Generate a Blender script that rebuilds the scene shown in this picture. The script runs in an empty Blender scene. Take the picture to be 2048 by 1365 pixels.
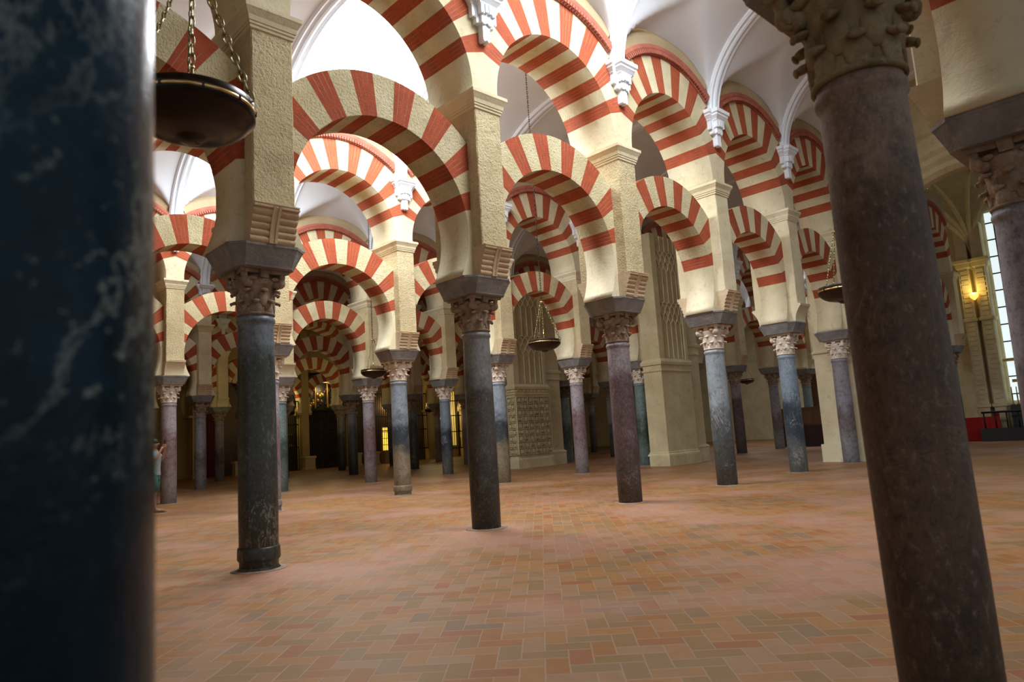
import bpy, bmesh, math, random
from mathutils import Vector, Matrix
random.seed(7)
sc = bpy.context.scene
PI = math.pi

# ------------------------------------------------------------------ camera
F_PX, PITCH, ROLL, YAW = 1409.29, 0.1344, -0.0628, 0.7625
CAM = Vector((-3.0655, -7.0365, 1.1457))
fw = Vector((math.sin(YAW) * math.cos(PITCH), math.cos(YAW) * math.cos(PITCH), math.sin(PITCH)))
rt = Vector((math.cos(YAW), -math.sin(YAW), 0)); up = rt.cross(fw)
r2 = math.cos(ROLL) * rt + math.sin(ROLL) * up
u2 = -math.sin(ROLL) * rt + math.cos(ROLL) * up
cd = bpy.data.cameras.new('camera'); cam = bpy.data.objects.new('camera', cd)
sc.collection.objects.link(cam); sc.camera = cam
cam.matrix_world = Matrix(((r2.x, u2.x, -fw.x, CAM.x), (r2.y, u2.y, -fw.y, CAM.y), (r2.z, u2.z, -fw.z, CAM.z), (0, 0, 0, 1)))
cd.sensor_width = 36; cd.lens = F_PX / 2048 * 36
cd.clip_start = 0.05; cd.clip_end = 200
cd.dof.use_dof = True; cd.dof.focus_distance = 10.5; cd.dof.aperture_fstop = 2.8

# ------------------------------------------------------------------ world, exposure
sc.view_settings.view_transform = 'Standard'; sc.view_settings.look = 'None'
sc.view_settings.gamma = 1.0; sc.view_settings.use_curve_mapping = False
sc.view_settings.exposure = 1.12
w = bpy.data.worlds.new('world'); sc.world = w; w.use_nodes = True
w.node_tree.nodes['Background'].inputs[0].default_value = (0.86, 0.93, 1.0, 1)
w.node_tree.nodes['Background'].inputs[1].default_value = 0.26

# ------------------------------------------------------------------ the grid of the hall
S = 3.0                                   # spacing of the columns along an arcade
ROWY = {'F': -6.05, 'A': 0.0, 'B': 6.31, 'C': 12.23, 'D': 18.45, 'E': 24.6, 'G': 30.75}
NAVES = [('F', 'A'), ('A', 'B'), ('B', 'C'), ('C', 'D'), ('D', 'E'), ('E', 'G')]
Z_SH, Z_CAP, Z_IMP, Z_ROLL, Z_CN0, Z_CN1 = 2.54, 3.00, 3.22, 3.60, 5.45, 5.70
VZ, VR, VH = 7.12, 2.0, 0.49              # vault springing, rise, half thickness of the upper wall

# glazed vault bays: (bay centre x, brightness of the daylight through the glass) per nave
SKY = {0: [(4.5, 9.0)], 1: [(4.5, 12.0), (28.5, 3.0)], 2: [(4.5, 8.5), (-4.5, 3.0), (28.5, 4.0)], 3: [(4.5, 0.6)], 4: [], 5: []}
def bulb(name, loc, power, col=(1.0, 0.62, 0.25), r=0.12):
    l = bpy.data.lights.new(name, 'POINT'); l.energy = power; l.color = col; l.shadow_soft_size = r
    o = bpy.data.objects.new(name, l); o.location = loc; sc.collection.objects.link(o); return o

# ------------------------------------------------------------------ materials
class NT:
    def __init__(s, name):
        s.m = bpy.data.materials.new(name); s.m.use_nodes = True; s.n = s.m.node_tree.nodes; s.l = s.m.node_tree.links
        s.b = s.n['Principled BSDF']
    def new(s, t, **kw):
        n = s.n.new(t)
        for k, v in kw.items(): setattr(n, k, v)
        return n
    def set(s, sock, v):
        if hasattr(v, 'is_linked') or hasattr(v, 'links'): s.l.new(v, sock)
        elif v is not None:
            if isinstance(v, (tuple, list)) and len(v) == 3 and len(sock.default_value) == 4: v = (*v, 1)
            sock.default_value = v
    def math(s, op, a, b=None, c=None):
        n = s.new('ShaderNodeMath', operation=op)
        s.set(n.inputs[0], a)
        if b is not None: s.set(n.inputs[1], b)
        if c is not None: s.set(n.inputs[2], c)
        return n.outputs[0]
    def mix(s, f, a, b, mode='MIX'):
        n = s.new('ShaderNodeMix', data_type='RGBA', blend_type=mode)
        s.set(n.inputs[0], f); s.set(n.inputs[6], a); s.set(n.inputs[7], b); return n.outputs[2]
    def noise(s, vec, scale, detail=4, rough=0.55, dist=0):
        n = s.new('ShaderNodeTexNoise'); s.set(n.inputs['Vector'], vec); n.inputs['Scale'].default_value = scale
        n.inputs['Detail'].default_value = detail; n.inputs['Roughness'].default_value = rough
        n.inputs['Distortion'].default_value = dist; return n.outputs['Fac']
    def ramp(s, f, stops, interp='LINEAR'):
        n = s.new('ShaderNodeValToRGB'); s.set(n.inputs[0], f); cr = n.color_ramp; cr.interpolation = interp
        while len(cr.elements) < len(stops): cr.elements.new(0.5)
        for e, (p, c) in zip(cr.elements, stops):
            e.position = p; e.color = (*c, 1) if len(c) == 3 else c
        return n.outputs[0]
    def coord(s, which='Object'): return s.new('ShaderNodeTexCoord').outputs[which]
    def world(s): return s.new('ShaderNodeNewGeometry').outputs['Position']
    def scale(s, vec, v):
        n = s.new('ShaderNodeMapping'); s.l.new(vec, n.inputs[0]); n.inputs['Scale'].default_value = v; return n.outputs[0]
    def bump(s, h, strength, dist=0.02):
        n = s.new('ShaderNodeBump'); s.set(n.inputs['Height'], h); n.inputs['Strength'].default_value = strength
        n.inputs['Distance'].default_value = dist; s.l.new(n.outputs[0], s.b.inputs['Normal']); return n
    def out(s, col, rough=0.8, metal=0.0, spec=0.5, coat=0):
        s.set(s.b.inputs['Base Color'], col); s.set(s.b.inputs['Roughness'], rough)
        s.b.inputs['Metallic'].default_value = metal; s.b.inputs['Specular IOR Level'].default_value = spec
        s.b.inputs['Coat Weight'].default_value = coat
        return s.m

def stone(name, a, b, scale=3.0, bump=0.35, bs=28, dirt=None, rough=0.9):
    t = NT(name); p = t.world()
    n1 = t.noise(p, scale, 5, 0.6); col = t.mix(t.ramp(n1, [(0.35, (0, 0, 0)), (0.65, (1, 1, 1))]), a, b)
    n2 = t.noise(p, bs, 4, 0.65)
    if dirt:
        n3 = t.noise(p, 7.5, 6, 0.7, 0.4)
        col = t.mix(t.ramp(n3, [(0.55, (0, 0, 0)), (0.72, (0.75,) * 3)]), col, dirt)
    col = t.mix(t.ramp(n2, [(0.30, (1, 1, 1)), (0.47, (0, 0, 0))]), col, tuple(c * 0.62 for c in a)) if bump > 0.5 else col
    t.bump(n2, bump, 0.03); return t.out(col, rough, spec=0.2)

M = {}
M['pale_stone'] = stone('pale_rough_stone', (0.70, 0.59, 0.36), (0.56, 0.45, 0.255), 1.6, 1.0, 34, (0.42, 0.33, 0.17))
M['pale_smooth'] = stone('pale_dressed_stone', (0.72, 0.645, 0.45), (0.60, 0.52, 0.33), 1.3, 0.22, 22, (0.45, 0.37, 0.26))
M['cream'] = stone('cream_voussoir', (0.70, 0.62, 0.40), (0.56, 0.48, 0.27), 2.2, 0.8, 34, (0.47, 0.40, 0.28))
M['tan'] = stone('tan_stone', (0.50, 0.40, 0.25), (0.42, 0.33, 0.20), 1.5, 0.25, 20)
M['carved'] = stone('carved_sandstone', (0.66, 0.58, 0.37), (0.54, 0.46, 0.27), 1.8, 0.4, 26, (0.40, 0.33, 0.19))
M['ochre'] = stone('ochre_wall', (0.46, 0.36, 0.17), (0.38, 0.29, 0.13), 0.8, 0.2, 12)
M['white'] = stone('white_plaster', (0.84, 0.89, 0.95), (0.81, 0.86, 0.92), 1.2, 0.06, 10, rough=0.75)
M['cream_smooth'] = stone('cream_upper_voussoir', (0.71, 0.64, 0.43), (0.57, 0.505, 0.32), 1.8, 0.25, 30, (0.46, 0.39, 0.27))
M['impost'] = stone('grey_impost_stone', (0.26, 0.255, 0.25), (0.17, 0.165, 0.16), 3.5, 0.5, 30, (0.36, 0.34, 0.31))
M['terra'] = stone('reddish_roll_stone', (0.62, 0.485, 0.32), (0.50, 0.375, 0.235), 3.0, 0.35, 30)
M['capital_brown'] = stone('brown_worn_capital', (0.33, 0.25, 0.18), (0.19, 0.13, 0.09), 6.0, 0.45, 28, (0.50, 0.44, 0.36))
M['capital_pale'] = stone('pale_marble_capital', (0.72, 0.64, 0.55), (0.58, 0.48, 0.39), 6.0, 0.25, 28, (0.42, 0.33, 0.26))
M['capital_dark'] = stone('dark_capital', (0.16, 0.115, 0.07), (0.085, 0.06, 0.035), 5.0, 0.5, 22, (0.22, 0.17, 0.10))
M['mortar'] = stone('grey_mortar', (0.30, 0.22, 0.16), (0.20, 0.12, 0.08), 9, 0.3, 30)
M['capital_olive'] = stone('olive_worn_capital', (0.30, 0.23, 0.13), (0.15, 0.105, 0.05), 5.0, 0.5, 22, (0.42, 0.36, 0.26))
M['dentil'] = stone('red_dentil_moulding', (0.44, 0.15, 0.10), (0.36, 0.11, 0.075), 4, 0.25, 30)
def brick_red(name, a, b, zc):
    """red painted brick voussoir: thin courses fan out from the arch centre"""
    t = NT(name); p = t.world(); o = t.coord('Object')
    n = t.noise(p, 7, 5, 0.65); col = t.mix(t.ramp(n, [(0.3, (0, 0, 0)), (0.7, (1, 1, 1))]), a, b)
    n2 = t.noise(t.scale(p, (1, 1, 3)), 26, 4, 0.7)
    col = t.mix(t.ramp(n2, [(0.62, (0, 0, 0)), (0.74, (0.6,) * 3)]), col, (0.58, 0.33, 0.24))
    sx = t.new('ShaderNodeSeparateXYZ'); t.l.new(o, sx.inputs[0])
    ang = t.math('ARCTAN2', t.math('SUBTRACT', sx.outputs[2], zc), sx.outputs[0])
    fr = t.math('FRACT', t.math('MULTIPLY', ang, 22.6 if zc < 5 else 24.6)); d = t.math('ABSOLUTE', t.math('SUBTRACT', fr, 0.5))
    n3 = t.noise(p, 3.5, 3, 0.6)
    line = t.math('MULTIPLY', t.ramp(d, [(0.03, (1, 1, 1)), (0.07, (0, 0, 0))]), t.ramp(n3, [(0.42, (0, 0, 0)), (0.6, (0.55,) * 3)]))
    col = t.mix(line, col, (0.60, 0.36, 0.26))
    t.bump(t.math('ADD', n2, t.math('MULTIPLY', line, -0.5)), 0.5, 0.02); return t.out(col, 0.85, spec=0.25)
M['red'] = brick_red('red_painted_brick', (0.44, 0.095, 0.036), (0.30, 0.060, 0.026), 3.80)
M['red_up'] = brick_red('red_painted_brick_upper', (0.46, 0.105, 0.042), (0.33, 0.070, 0.030), 5.78)

def marble(name, top, mid, bot, z1=1.75, z2=0.55, vein=(0.5, 0.48, 0.42), va=0.5, spots=0.3, rough=0.30, seed=0.0, grain=1.0):
    """veined, worn marble whose lower part is darkened by centuries of hands: blotchy edge, speckled grain"""
    t = NT(name); o = t.coord('Object')
    mp = t.new('ShaderNodeMapping'); t.l.new(o, mp.inputs[0]); mp.inputs['Location'].default_value = (seed, seed * 1.7, 0); v = mp.outputs[0]
    sx = t.new('ShaderNodeSeparateXYZ'); t.l.new(o, sx.inputs[0]); z = sx.outputs[2]
    n1 = t.noise(v, 2.4, 6, 0.68); n2 = t.noise(v, 9, 6, 0.75)
    zz = t.math('ADD', z, t.math('MULTIPLY', t.math('SUBTRACT', n1, 0.5), 1.6))
    f1 = t.ramp(t.math('DIVIDE', zz, 3.0), [(max(0.0, (z1 - 0.22) / 3), (0, 0, 0)), ((z1 + 0.22) / 3, (1, 1, 1))])
    f2 = t.ramp(t.math('DIVIDE', zz, 3.0), [(max(0.0, (z2 - 0.2) / 3), (0, 0, 0)), ((z2 + 0.2) / 3, (1, 1, 1))])
    col = t.mix(f1, mid, top); col = t.mix(f2, bot, col)
    dark = t.mix(0.62, col, (0, 0, 0)); lite = t.mix(0.25, col, (0.5, 0.48, 0.45))
    col = t.mix(t.math('MULTIPLY', t.ramp(n2, [(0.34, (1, 1, 1)), (0.52, (0, 0, 0))]), min(0.9, spots + 0.25)), col, dark)
    g1 = t.noise(t.scale(v, (1, 1, 0.6)), 34, 4, 0.75)
    col = t.mix(t.ramp(g1, [(0.32, (0.75 * grain,) * 3), (0.48, (0, 0, 0))]), col, dark)
    col = t.mix(t.ramp(g1, [(0.56, (0, 0, 0)), (0.72, (0.8 * grain ** 2,) * 3)]), col, lite)
    vo = t.noise(t.scale(v, (1.0, 1.0, 0.6)), 2.3, 9, 0.72, 0.9)
    band = t.math('ABSOLUTE', t.math('SUBTRACT', vo, 0.5))
    vf = t.ramp(band, [(0.0, (va,) * 3), (0.006, (va * .5,) * 3), (0.016, (0, 0, 0))])
    n5 = t.noise(v, 2.1, 3, 0.5); vf = t.math('MULTIPLY', vf, t.ramp(n5, [(0.50, (0, 0, 0)), (0.62, (1, 1, 1))]))
    sp = t.noise(v, 42, 3, 0.6); spf = t.math('MULTIPLY', t.ramp(sp, [(0.64, (0, 0, 0)), (0.72, (va,) * 3)]), t.ramp(n5, [(0.40, (0, 0, 0)), (0.60, (1, 1, 1))]))
    col = t.mix(vf, col, vein); col = t.mix(spf, col, vein)
    t.bump(t.math('ADD', n2, t.math('MULTIPLY', g1, 0.5)), 0.25, 0.012)
    return t.out(col, t.math('ADD', rough, t.math('MULTIPLY', n2, 0.3)), spec=0.45)
MB_ = {
 'black_green': marble('black_green_marble', (0.15, 0.175, 0.20), (0.034, 0.040, 0.036), (0.026, 0.024, 0.017), 2.15, 0.8, (0.30, 0.29, 0.20), 0.8, 0.4, 0.24, 1.3),
 'slate': marble('slate_grey_marble', (0.19, 0.19, 0.19), (0.056, 0.050, 0.042), (0.028, 0.024, 0.017), 1.9, 0.9, (0.26, 0.22, 0.13), 0.3, 0.3, 0.32, 4.1),
 'purple': marble('purple_grey_granite', (0.26, 0.225, 0.235), (0.090, 0.052, 0.052), (0.062, 0.043, 0.034), 2.05, 0.7, (0.42, 0.30, 0.28), 0.4, 0.6, 0.4, 7.7),
 'bluegrey': marble('blue_grey_marble', (0.27, 0.305, 0.33), (0.075, 0.09, 0.095), (0.05, 0.048, 0.042), 1.55, 0.8, (0.60, 0.58, 0.52), 0.6, 0.3, 0.33, 11.2),
 'blue': marble('deep_blue_marble', (0.19, 0.245, 0.30), (0.022, 0.036, 0.055), (0.10, 0.11, 0.10), 1.55, 0.65, (0.50, 0.50, 0.50), 0.8, 0.3, 0.3, 2.9),
 'mauve': marble('mauve_grey_marble', (0.24, 0.22, 0.25), (0.12, 0.085, 0.085), (0.19, 0.18, 0.19), 1.25, 0.75, (0.34, 0.30, 0.30), 0.3, 0.6, 0.45, 5.6),
 'blue_brown': marble('blue_marble_brown_foot', (0.24, 0.28, 0.33), (0.028, 0.04, 0.052), (0.20, 0.16, 0.10), 1.65, 1.05, (0.40, 0.38, 0.32), 0.5, 0.4, 0.34, 9.4),
 'teal': marble('teal_speckled_marble', (0.17, 0.24, 0.235), (0.045, 0.07, 0.05), (0.12, 0.16, 0.16), 1.4, 0.7, (0.35, 0.40, 0.36), 0.4, 0.6, 0.36, 3.3),
 'brown': marble('dark_brown_granite', (0.23, 0.155, 0.105), (0.095, 0.053, 0.029), (0.062, 0.036, 0.020), 2.1, 0.5, (0.34, 0.24, 0.15), 0.25, 0.7, 0.5, 6.1),
 'navy': marble('navy_black_marble', (0.004, 0.040, 0.080), (0.004, 0.016, 0.026), (0.004, 0.008, 0.009), 1.55, 0.7, (0.34, 0.38, 0.34), 0.55, 0.1, 0.12, 8.8, 0.3),
 'rose': marble('rose_grey_granite', (0.33, 0.29, 0.31), (0.19, 0.12, 0.125), (0.20, 0.17, 0.165), 1.8, 0.8, (0.42, 0.34, 0.33), 0.4, 0.6, 0.5, 1.9),
}
MB_['navy'].node_tree.nodes['Principled BSDF'].inputs['Specular IOR Level'].default_value = 0.12
def plain(name, col, rough=0.6, metal=0.0, spec=0.5, ns=12, amt=0.25):
    t = NT(name); n = t.noise(t.coord(), ns, 4, 0.6)
    c = t.mix(t.math('MULTIPLY', n, amt * 2), col, tuple(x * 0.45 for x in col)); return t.out(c, rough, metal, spec)
M['bronze'] = plain('dark_bronze', (0.030, 0.020, 0.015), 0.25, 0.6)
M['brass'] = plain('polished_brass', (0.85, 0.62, 0.26), 0.22, 1.0)
M['chain'] = plain('aged_brass_chain', (0.42, 0.36, 0.17), 0.35, 0.9)
M['iron'] = plain('black_iron', (0.018, 0.018, 0.017), 0.5, 0.5)
M['wood'] = plain('brown_wood', (0.16, 0.075, 0.03), 0.55, ns=8)
M['darkwood'] = plain('dark_red_wood', (0.035, 0.012, 0.010), 0.5)
M['black'] = plain('black_cabinet', (0.010, 0.010, 0.011), 0.5)
M['gold'] = plain('gilded_carving', (0.50, 0.33, 0.09), 0.4, 0.8, ns=25, amt=0.5)
M['curtain'] = plain('dark_red_curtain', (0.10, 0.010, 0.012), 0.9)
M['redcloth'] = plain('red_cloth', (0.45, 0.012, 0.012), 0.85)
M['skin'] = plain('skin', (0.50, 0.27, 0.17), 0.55)
M['hair'] = plain('brown_hair', (0.05, 0.03, 0.02), 0.6)
M['shorts'] = plain('green_shorts', (0.035, 0.15, 0.11), 0.85)
M['shirt'] = plain('pale_print_shirt', (0.42, 0.55, 0.56), 0.85, ns=40, amt=0.6)
M['whiteshirt'] = plain('white_shirt', (0.7, 0.7, 0.75), 0.85)
M['rubber'] = plain('dark_rubber', (0.03, 0.025, 0.025), 0.6)
M['jeans'] = plain('blue_trousers', (0.05, 0.07, 0.14), 0.85)
def emit(name, col, st, base=(0.8, 0.8, 0.8)):
    t = NT(name); t.out(base, 0.4); t.b.inputs['Emission Color'].default_value = (*col, 1); t.b.inputs['Emission Strength'].default_value = st; return t.m
M['glass_day'] = emit('daylit_skylight_glass', (0.97, 0.98, 1.0), 2.6)
M['glass_dim'] = emit('dim_daylit_window', (0.80, 0.95, 0.97), 0.42)
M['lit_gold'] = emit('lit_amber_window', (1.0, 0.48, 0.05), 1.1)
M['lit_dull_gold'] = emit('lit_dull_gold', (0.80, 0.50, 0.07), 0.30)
M['chapelwood'] = plain('chapel_wood', (0.10, 0.060, 0.030), 0.6, ns=6, amt=0.5)
M['lit_green'] = emit('lit_yellow_glass', (0.75, 0.70, 0.12), 0.25)

def floor_material():
    t = NT('terracotta_herringbone'); p = t.world()
    mp = t.new('ShaderNodeMapping'); t.l.new(p, mp.inputs[0]); mp.inputs['Rotation'].default_value = (0, 0, math.radians(45.6))
    k = 1 / 0.125; mp.inputs['Scale'].default_value = (k, k, k); mp.inputs['Location'].default_value = (100.3, 100.2, 0)
    wob = t.noise(p, 1.1, 2, 0.5)
    sx = t.new('ShaderNodeSeparateXYZ'); t.l.new(mp.outputs[0], sx.inputs[0])
    x = t.math('ADD', sx.outputs[0], t.math('MULTIPLY', wob, 0.25)); y = t.math('ADD', sx.outputs[1], t.math('MULTIPLY', wob, 0.2))
    i = t.math('FLOOR', x); j = t.math('FLOOR', y); fx = t.math('SUBTRACT', x, i); fy = t.math('SUBTRACT', y, j)
    m = t.math('FLOORED_MODULO', t.math('SUBTRACT', i, j), 4.0)
    def eq(v): return t.math('COMPARE', m, v, 0.1)
    m0, m1, m2, m3 = eq(0.), eq(1.), eq(2.), eq(3.)
    idx = t.math('SUBTRACT', i, m1); idy = t.math('SUBTRACT', j, m2)
    hor = t.math('ADD', m0, m1); ver = t.math('ADD', m2, m3)
    u = t.math('ADD', fx, m1); v = t.math('ADD', fy, m2)     # place along the long side
    ex = t.math('MINIMUM', u, t.math('SUBTRACT', t.math('ADD', 1.0, hor), u))
    ey = t.math('MINIMUM', v, t.math('SUBTRACT', t.math('ADD', 1.0, ver), v))
    e = t.math('MINIMUM', ex, ey)
    n0 = t.noise(p, 30, 3); e2 = t.math('ADD', e, t.math('MULTIPLY', t.math('SUBTRACT', n0, 0.5), 0.03))
    joint = t.ramp(e2, [(0.016, (0.8,) * 3), (0.032, (0, 0, 0))])
    cb = t.new('ShaderNodeCombineXYZ'); t.set(cb.inputs[0], idx); t.set(cb.inputs[1], idy); t.set(cb.inputs[2], ver)
    wn = t.new('ShaderNodeTexWhiteNoise', noise_dimensions='3D'); t.l.new(cb.outputs[0], wn.inputs['Vector'])
    col = t.ramp(wn.outputs['Value'], [(0.0, (0.285, 0.112, 0.024)), (0.16, (0.315, 0.142, 0.036)), (0.32, (0.235, 0.128, 0.040)), (0.46, (0.31, 0.148, 0.052)),
                                       (0.60, (0.235, 0.138, 0.058)), (0.72, (0.30, 0.165, 0.080)), (0.88, (0.27, 0.092, 0.026)), (0.95, (0.205, 0.122, 0.062))], 'CONSTANT')
    big = t.noise(p, 0.55, 3, 0.5); pink = t.ramp(big, [(0.48, (0, 0, 0)), (0.62, (0.55,) * 3)])
    col = t.mix(pink, col, (0.42, 0.22, 0.17))
    n3 = t.noise(p, 14, 5, 0.7); col = t.mix(t.ramp(n3, [(0.3, (0.30,) * 3), (0.7, (0, 0, 0))]), col, (0.15, 0.075, 0.03))
    col = t.mix(joint, col, (0.36, 0.24, 0.16))
    hgt = t.math('ADD', t.math('MULTIPLY', t.ramp(e2, [(0.0, (0, 0, 0)), (0.05, (1, 1, 1))]), 0.5), t.math('MULTIPLY', n3, 0.25))
    t.bump(hgt, 0.35, 0.006)
    return t.out(col, t.math('ADD', 0.33, t.math('MULTIPLY', n3, 0.28)), spec=0.38)
M['floor'] = floor_material()

# ------------------------------------------------------------------ mesh builder
class MB:
    def __init__(s): s.v = []; s.f = []; s.mi = []; s.mats = []; s.sm = []
    def mat(s, m):
        m = M.get(m, m) if isinstance(m, str) else m
        if m not in s.mats: s.mats.append(m)
        return s.mats.index(m)
    def poly(s, pts, m, smooth=False):
        b = len(s.v); s.v += [tuple(p) for p in pts]; s.f.append(tuple(range(b, b + len(pts)))); s.mi.append(s.mat(m)); s.sm.append(smooth)
    def grid(s, rows, m, close_u=False, close_v=False, smooth=True):
        """rows: list of lists of points"""
        b = len(s.v); nr, nc = len(rows), len(rows[0])
        for r in rows: s.v += [tuple(p) for p in r]
        mi = s.mat(m)
        for i in range(nr - (0 if close_v else 1)):
            for j in range(nc - (0 if close_u else 1)):
                i2, j2 = (i + 1) % nr, (j + 1) % nc
                s.f.append((b + i * nc + j, b + i * nc + j2, b + i2 * nc + j2, b + i2 * nc + j)); s.mi.append(mi); s.sm.append(smooth)
        return b
    def box(s, x0, y0, z0, x1, y1, z1, m):
        P = [(x0, y0, z0), (x1, y0, z0), (x1, y1, z0), (x0, y1, z0), (x0, y0, z1), (x1, y0, z1), (x1, y1, z1), (x0, y1, z1)]
        b = len(s.v); s.v += P; mi = s.mat(m)
        for f in ((0, 3, 2, 1), (4, 5, 6, 7), (0, 1, 5, 4), (1, 2, 6, 5), (2, 3, 7, 6), (3, 0, 4, 7)):
            s.f.append(tuple(b + i for i in f)); s.mi.append(mi); s.sm.append(False)
    def loft(s, rings, m, cap=True, smooth=False):
        """rings: closed loops, bottom to top, counter-clockwise from above"""
        n = len(rings[0]); b = s.grid(rings, m, close_u=True, smooth=smooth)
        if cap:
            mi = s.mat(m)
            s.f.append(tuple(b + i for i in range(n))[::-1]); s.mi.append(mi); s.sm.append(False)
            o = b + (len(rings) - 1) * n
            s.f.append(tuple(o + i for i in range(n))); s.mi.append(mi); s.sm.append(False)
    def lathe(s, prof, m, n=32, c=(0, 0, 0), smooth=True, cap=True):
        rings = [[(c[0] + r * math.cos(2 * PI * k / n), c[1] + r * math.sin(2 * PI * k / n), c[2] + z) for k in range(n)] for r, z in prof]
        s.loft(rings, m, cap, smooth)
    def extrude(s, prof, a, b, m, axis='x', smooth=False):
        """closed 2D profile extruded between a and b along axis; profile is (p,q) in the other two axes"""
        def P(t, p, q): return {'x': (t, p, q), 'y': (p, t, q), 'z': (p, q, t)}[axis]
        s.loft([[P(a, *q) for q in prof], [P(b, *q) for q in prof]], m, True, smooth)
    def tube(s, pts, r, m, n=8, closed=False):
        pts = [Vector(p) for p in pts]; N = len(pts); rows = []
        ref = None
        for i, p in enumerate(pts):
            if closed: d = pts[(i + 1) % N] - pts[i - 1]
            else: d = pts[min(i + 1, N - 1)] - pts[max(i - 1, 0)]
            d.normalize()
            if ref is None: ref = Vector((0, 0, 1)) if abs(d.z) < 0.9 else Vector((1, 0, 0))
            u = d.cross(ref).normalized(); v = d.cross(u).normalized(); ref = -v if False else ref
            rr = r[i] if isinstance(r, (list, tuple)) else r
            rows.append([p + (u * math.cos(2 * PI * k / n) + v * math.sin(2 * PI * k / n)) * rr for k in range(n)])
        s.grid(rows, m, close_u=True, close_v=closed, smooth=True)
        if not closed:
            for row in (rows[0][::-1], rows[-1]): s.poly(row, m)
    def sphere(s, c, r, m, n=10, sc_=(1, 1, 1)):
        rows = []
        for i in range(n // 2 + 1):
            th = PI * i / (n // 2)
            rows.append([(c[0] + sc_[0] * r * math.sin(th) * math.cos(2 * PI * k / n), c[1] + sc_[1] * r * math.sin(th) * math.sin(2 * PI * k / n), c[2] - sc_[2] * r * math.cos(th)) for k in range(n)])
        s.grid(rows, m, close_u=True)
    def mesh(s, name):
        me = bpy.data.meshes.new(name); me.from_pydata(s.v, [], s.f)
        for m in s.mats: me.materials.append(m)
        me.polygons.foreach_set('material_index', s.mi); me.polygons.foreach_set('use_smooth', s.sm)
        me.validate()
        bm = bmesh.new(); bm.from_mesh(me); bmesh.ops.remove_doubles(bm, verts=bm.verts, dist=1e-5)
        bmesh.ops.recalc_face_normals(bm, faces=bm.faces); bm.to_mesh(me); bm.free(); me.update(); return me

def link(name, data, parent=None, loc=(0, 0, 0), rot=None):
    o = bpy.data.objects.new(name, data); sc.collection.objects.link(o); o.location = loc
    if rot: o.rotation_euler = rot
    if parent: o.parent = parent
    return o
def thing(name, label, cat, loc=(0, 0, 0), group=None, rot=None):
    o = link(name, None, None, loc, rot); o.empty_display_size = 0.2; o['label'] = label; o['category'] = cat
    if group: o['group'] = group
    return o
def tag(o, label, cat, group=None):
    o['label'] = label; o['category'] = cat
    if group: o['group'] = group
    return o
def struct(o, label=None):
    o['kind'] = 'structure'
    if label: o['label'] = label
    return o

# ------------------------------------------------------------------ shared meshes
def m_shaft():
    b = MB()
    b.lathe([(0.176, 0.0), (0.187, 0.015), (0.191, 0.5), (0.190, 1.1), (0.184, 1.9), (0.177, 2.42), (0.178, 2.455), (0.190, 2.47), (0.194, 2.49), (0.190, 2.51), (0.179, 2.52), (0.179, 2.54)], 'impost', 40)
    return b.mesh('shaft')
SHAFT = m_shaft()
def shaft_mesh(mat):
    me = SHAFT.copy(); me.materials.clear(); me.materials.append(MB_[mat]); return me
SH = {k: shaft_mesh(k) for k in MB_}
def base_mesh(mat):
    b = MB(); b.mats = [MB_[mat]]
    b.lathe([(0.205, 0.0), (0.205, 0.012), (0.170, 0.05), (0.178, 0.075), (0.203, 0.10), (0.207, 0.12), (0.204, 0.20), (0.198, 0.222), (0.190, 0.226)], MB_[mat], 40)
    return b.mesh('base')
def foot_ring():
    b = MB(); b.lathe([(0.27, 0.0), (0.262, 0.006), (0.20, 0.010), (0.185, 0.010)], 'mortar', 28); return b.mesh('mortar_ring')
FOOT = foot_ring()

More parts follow.
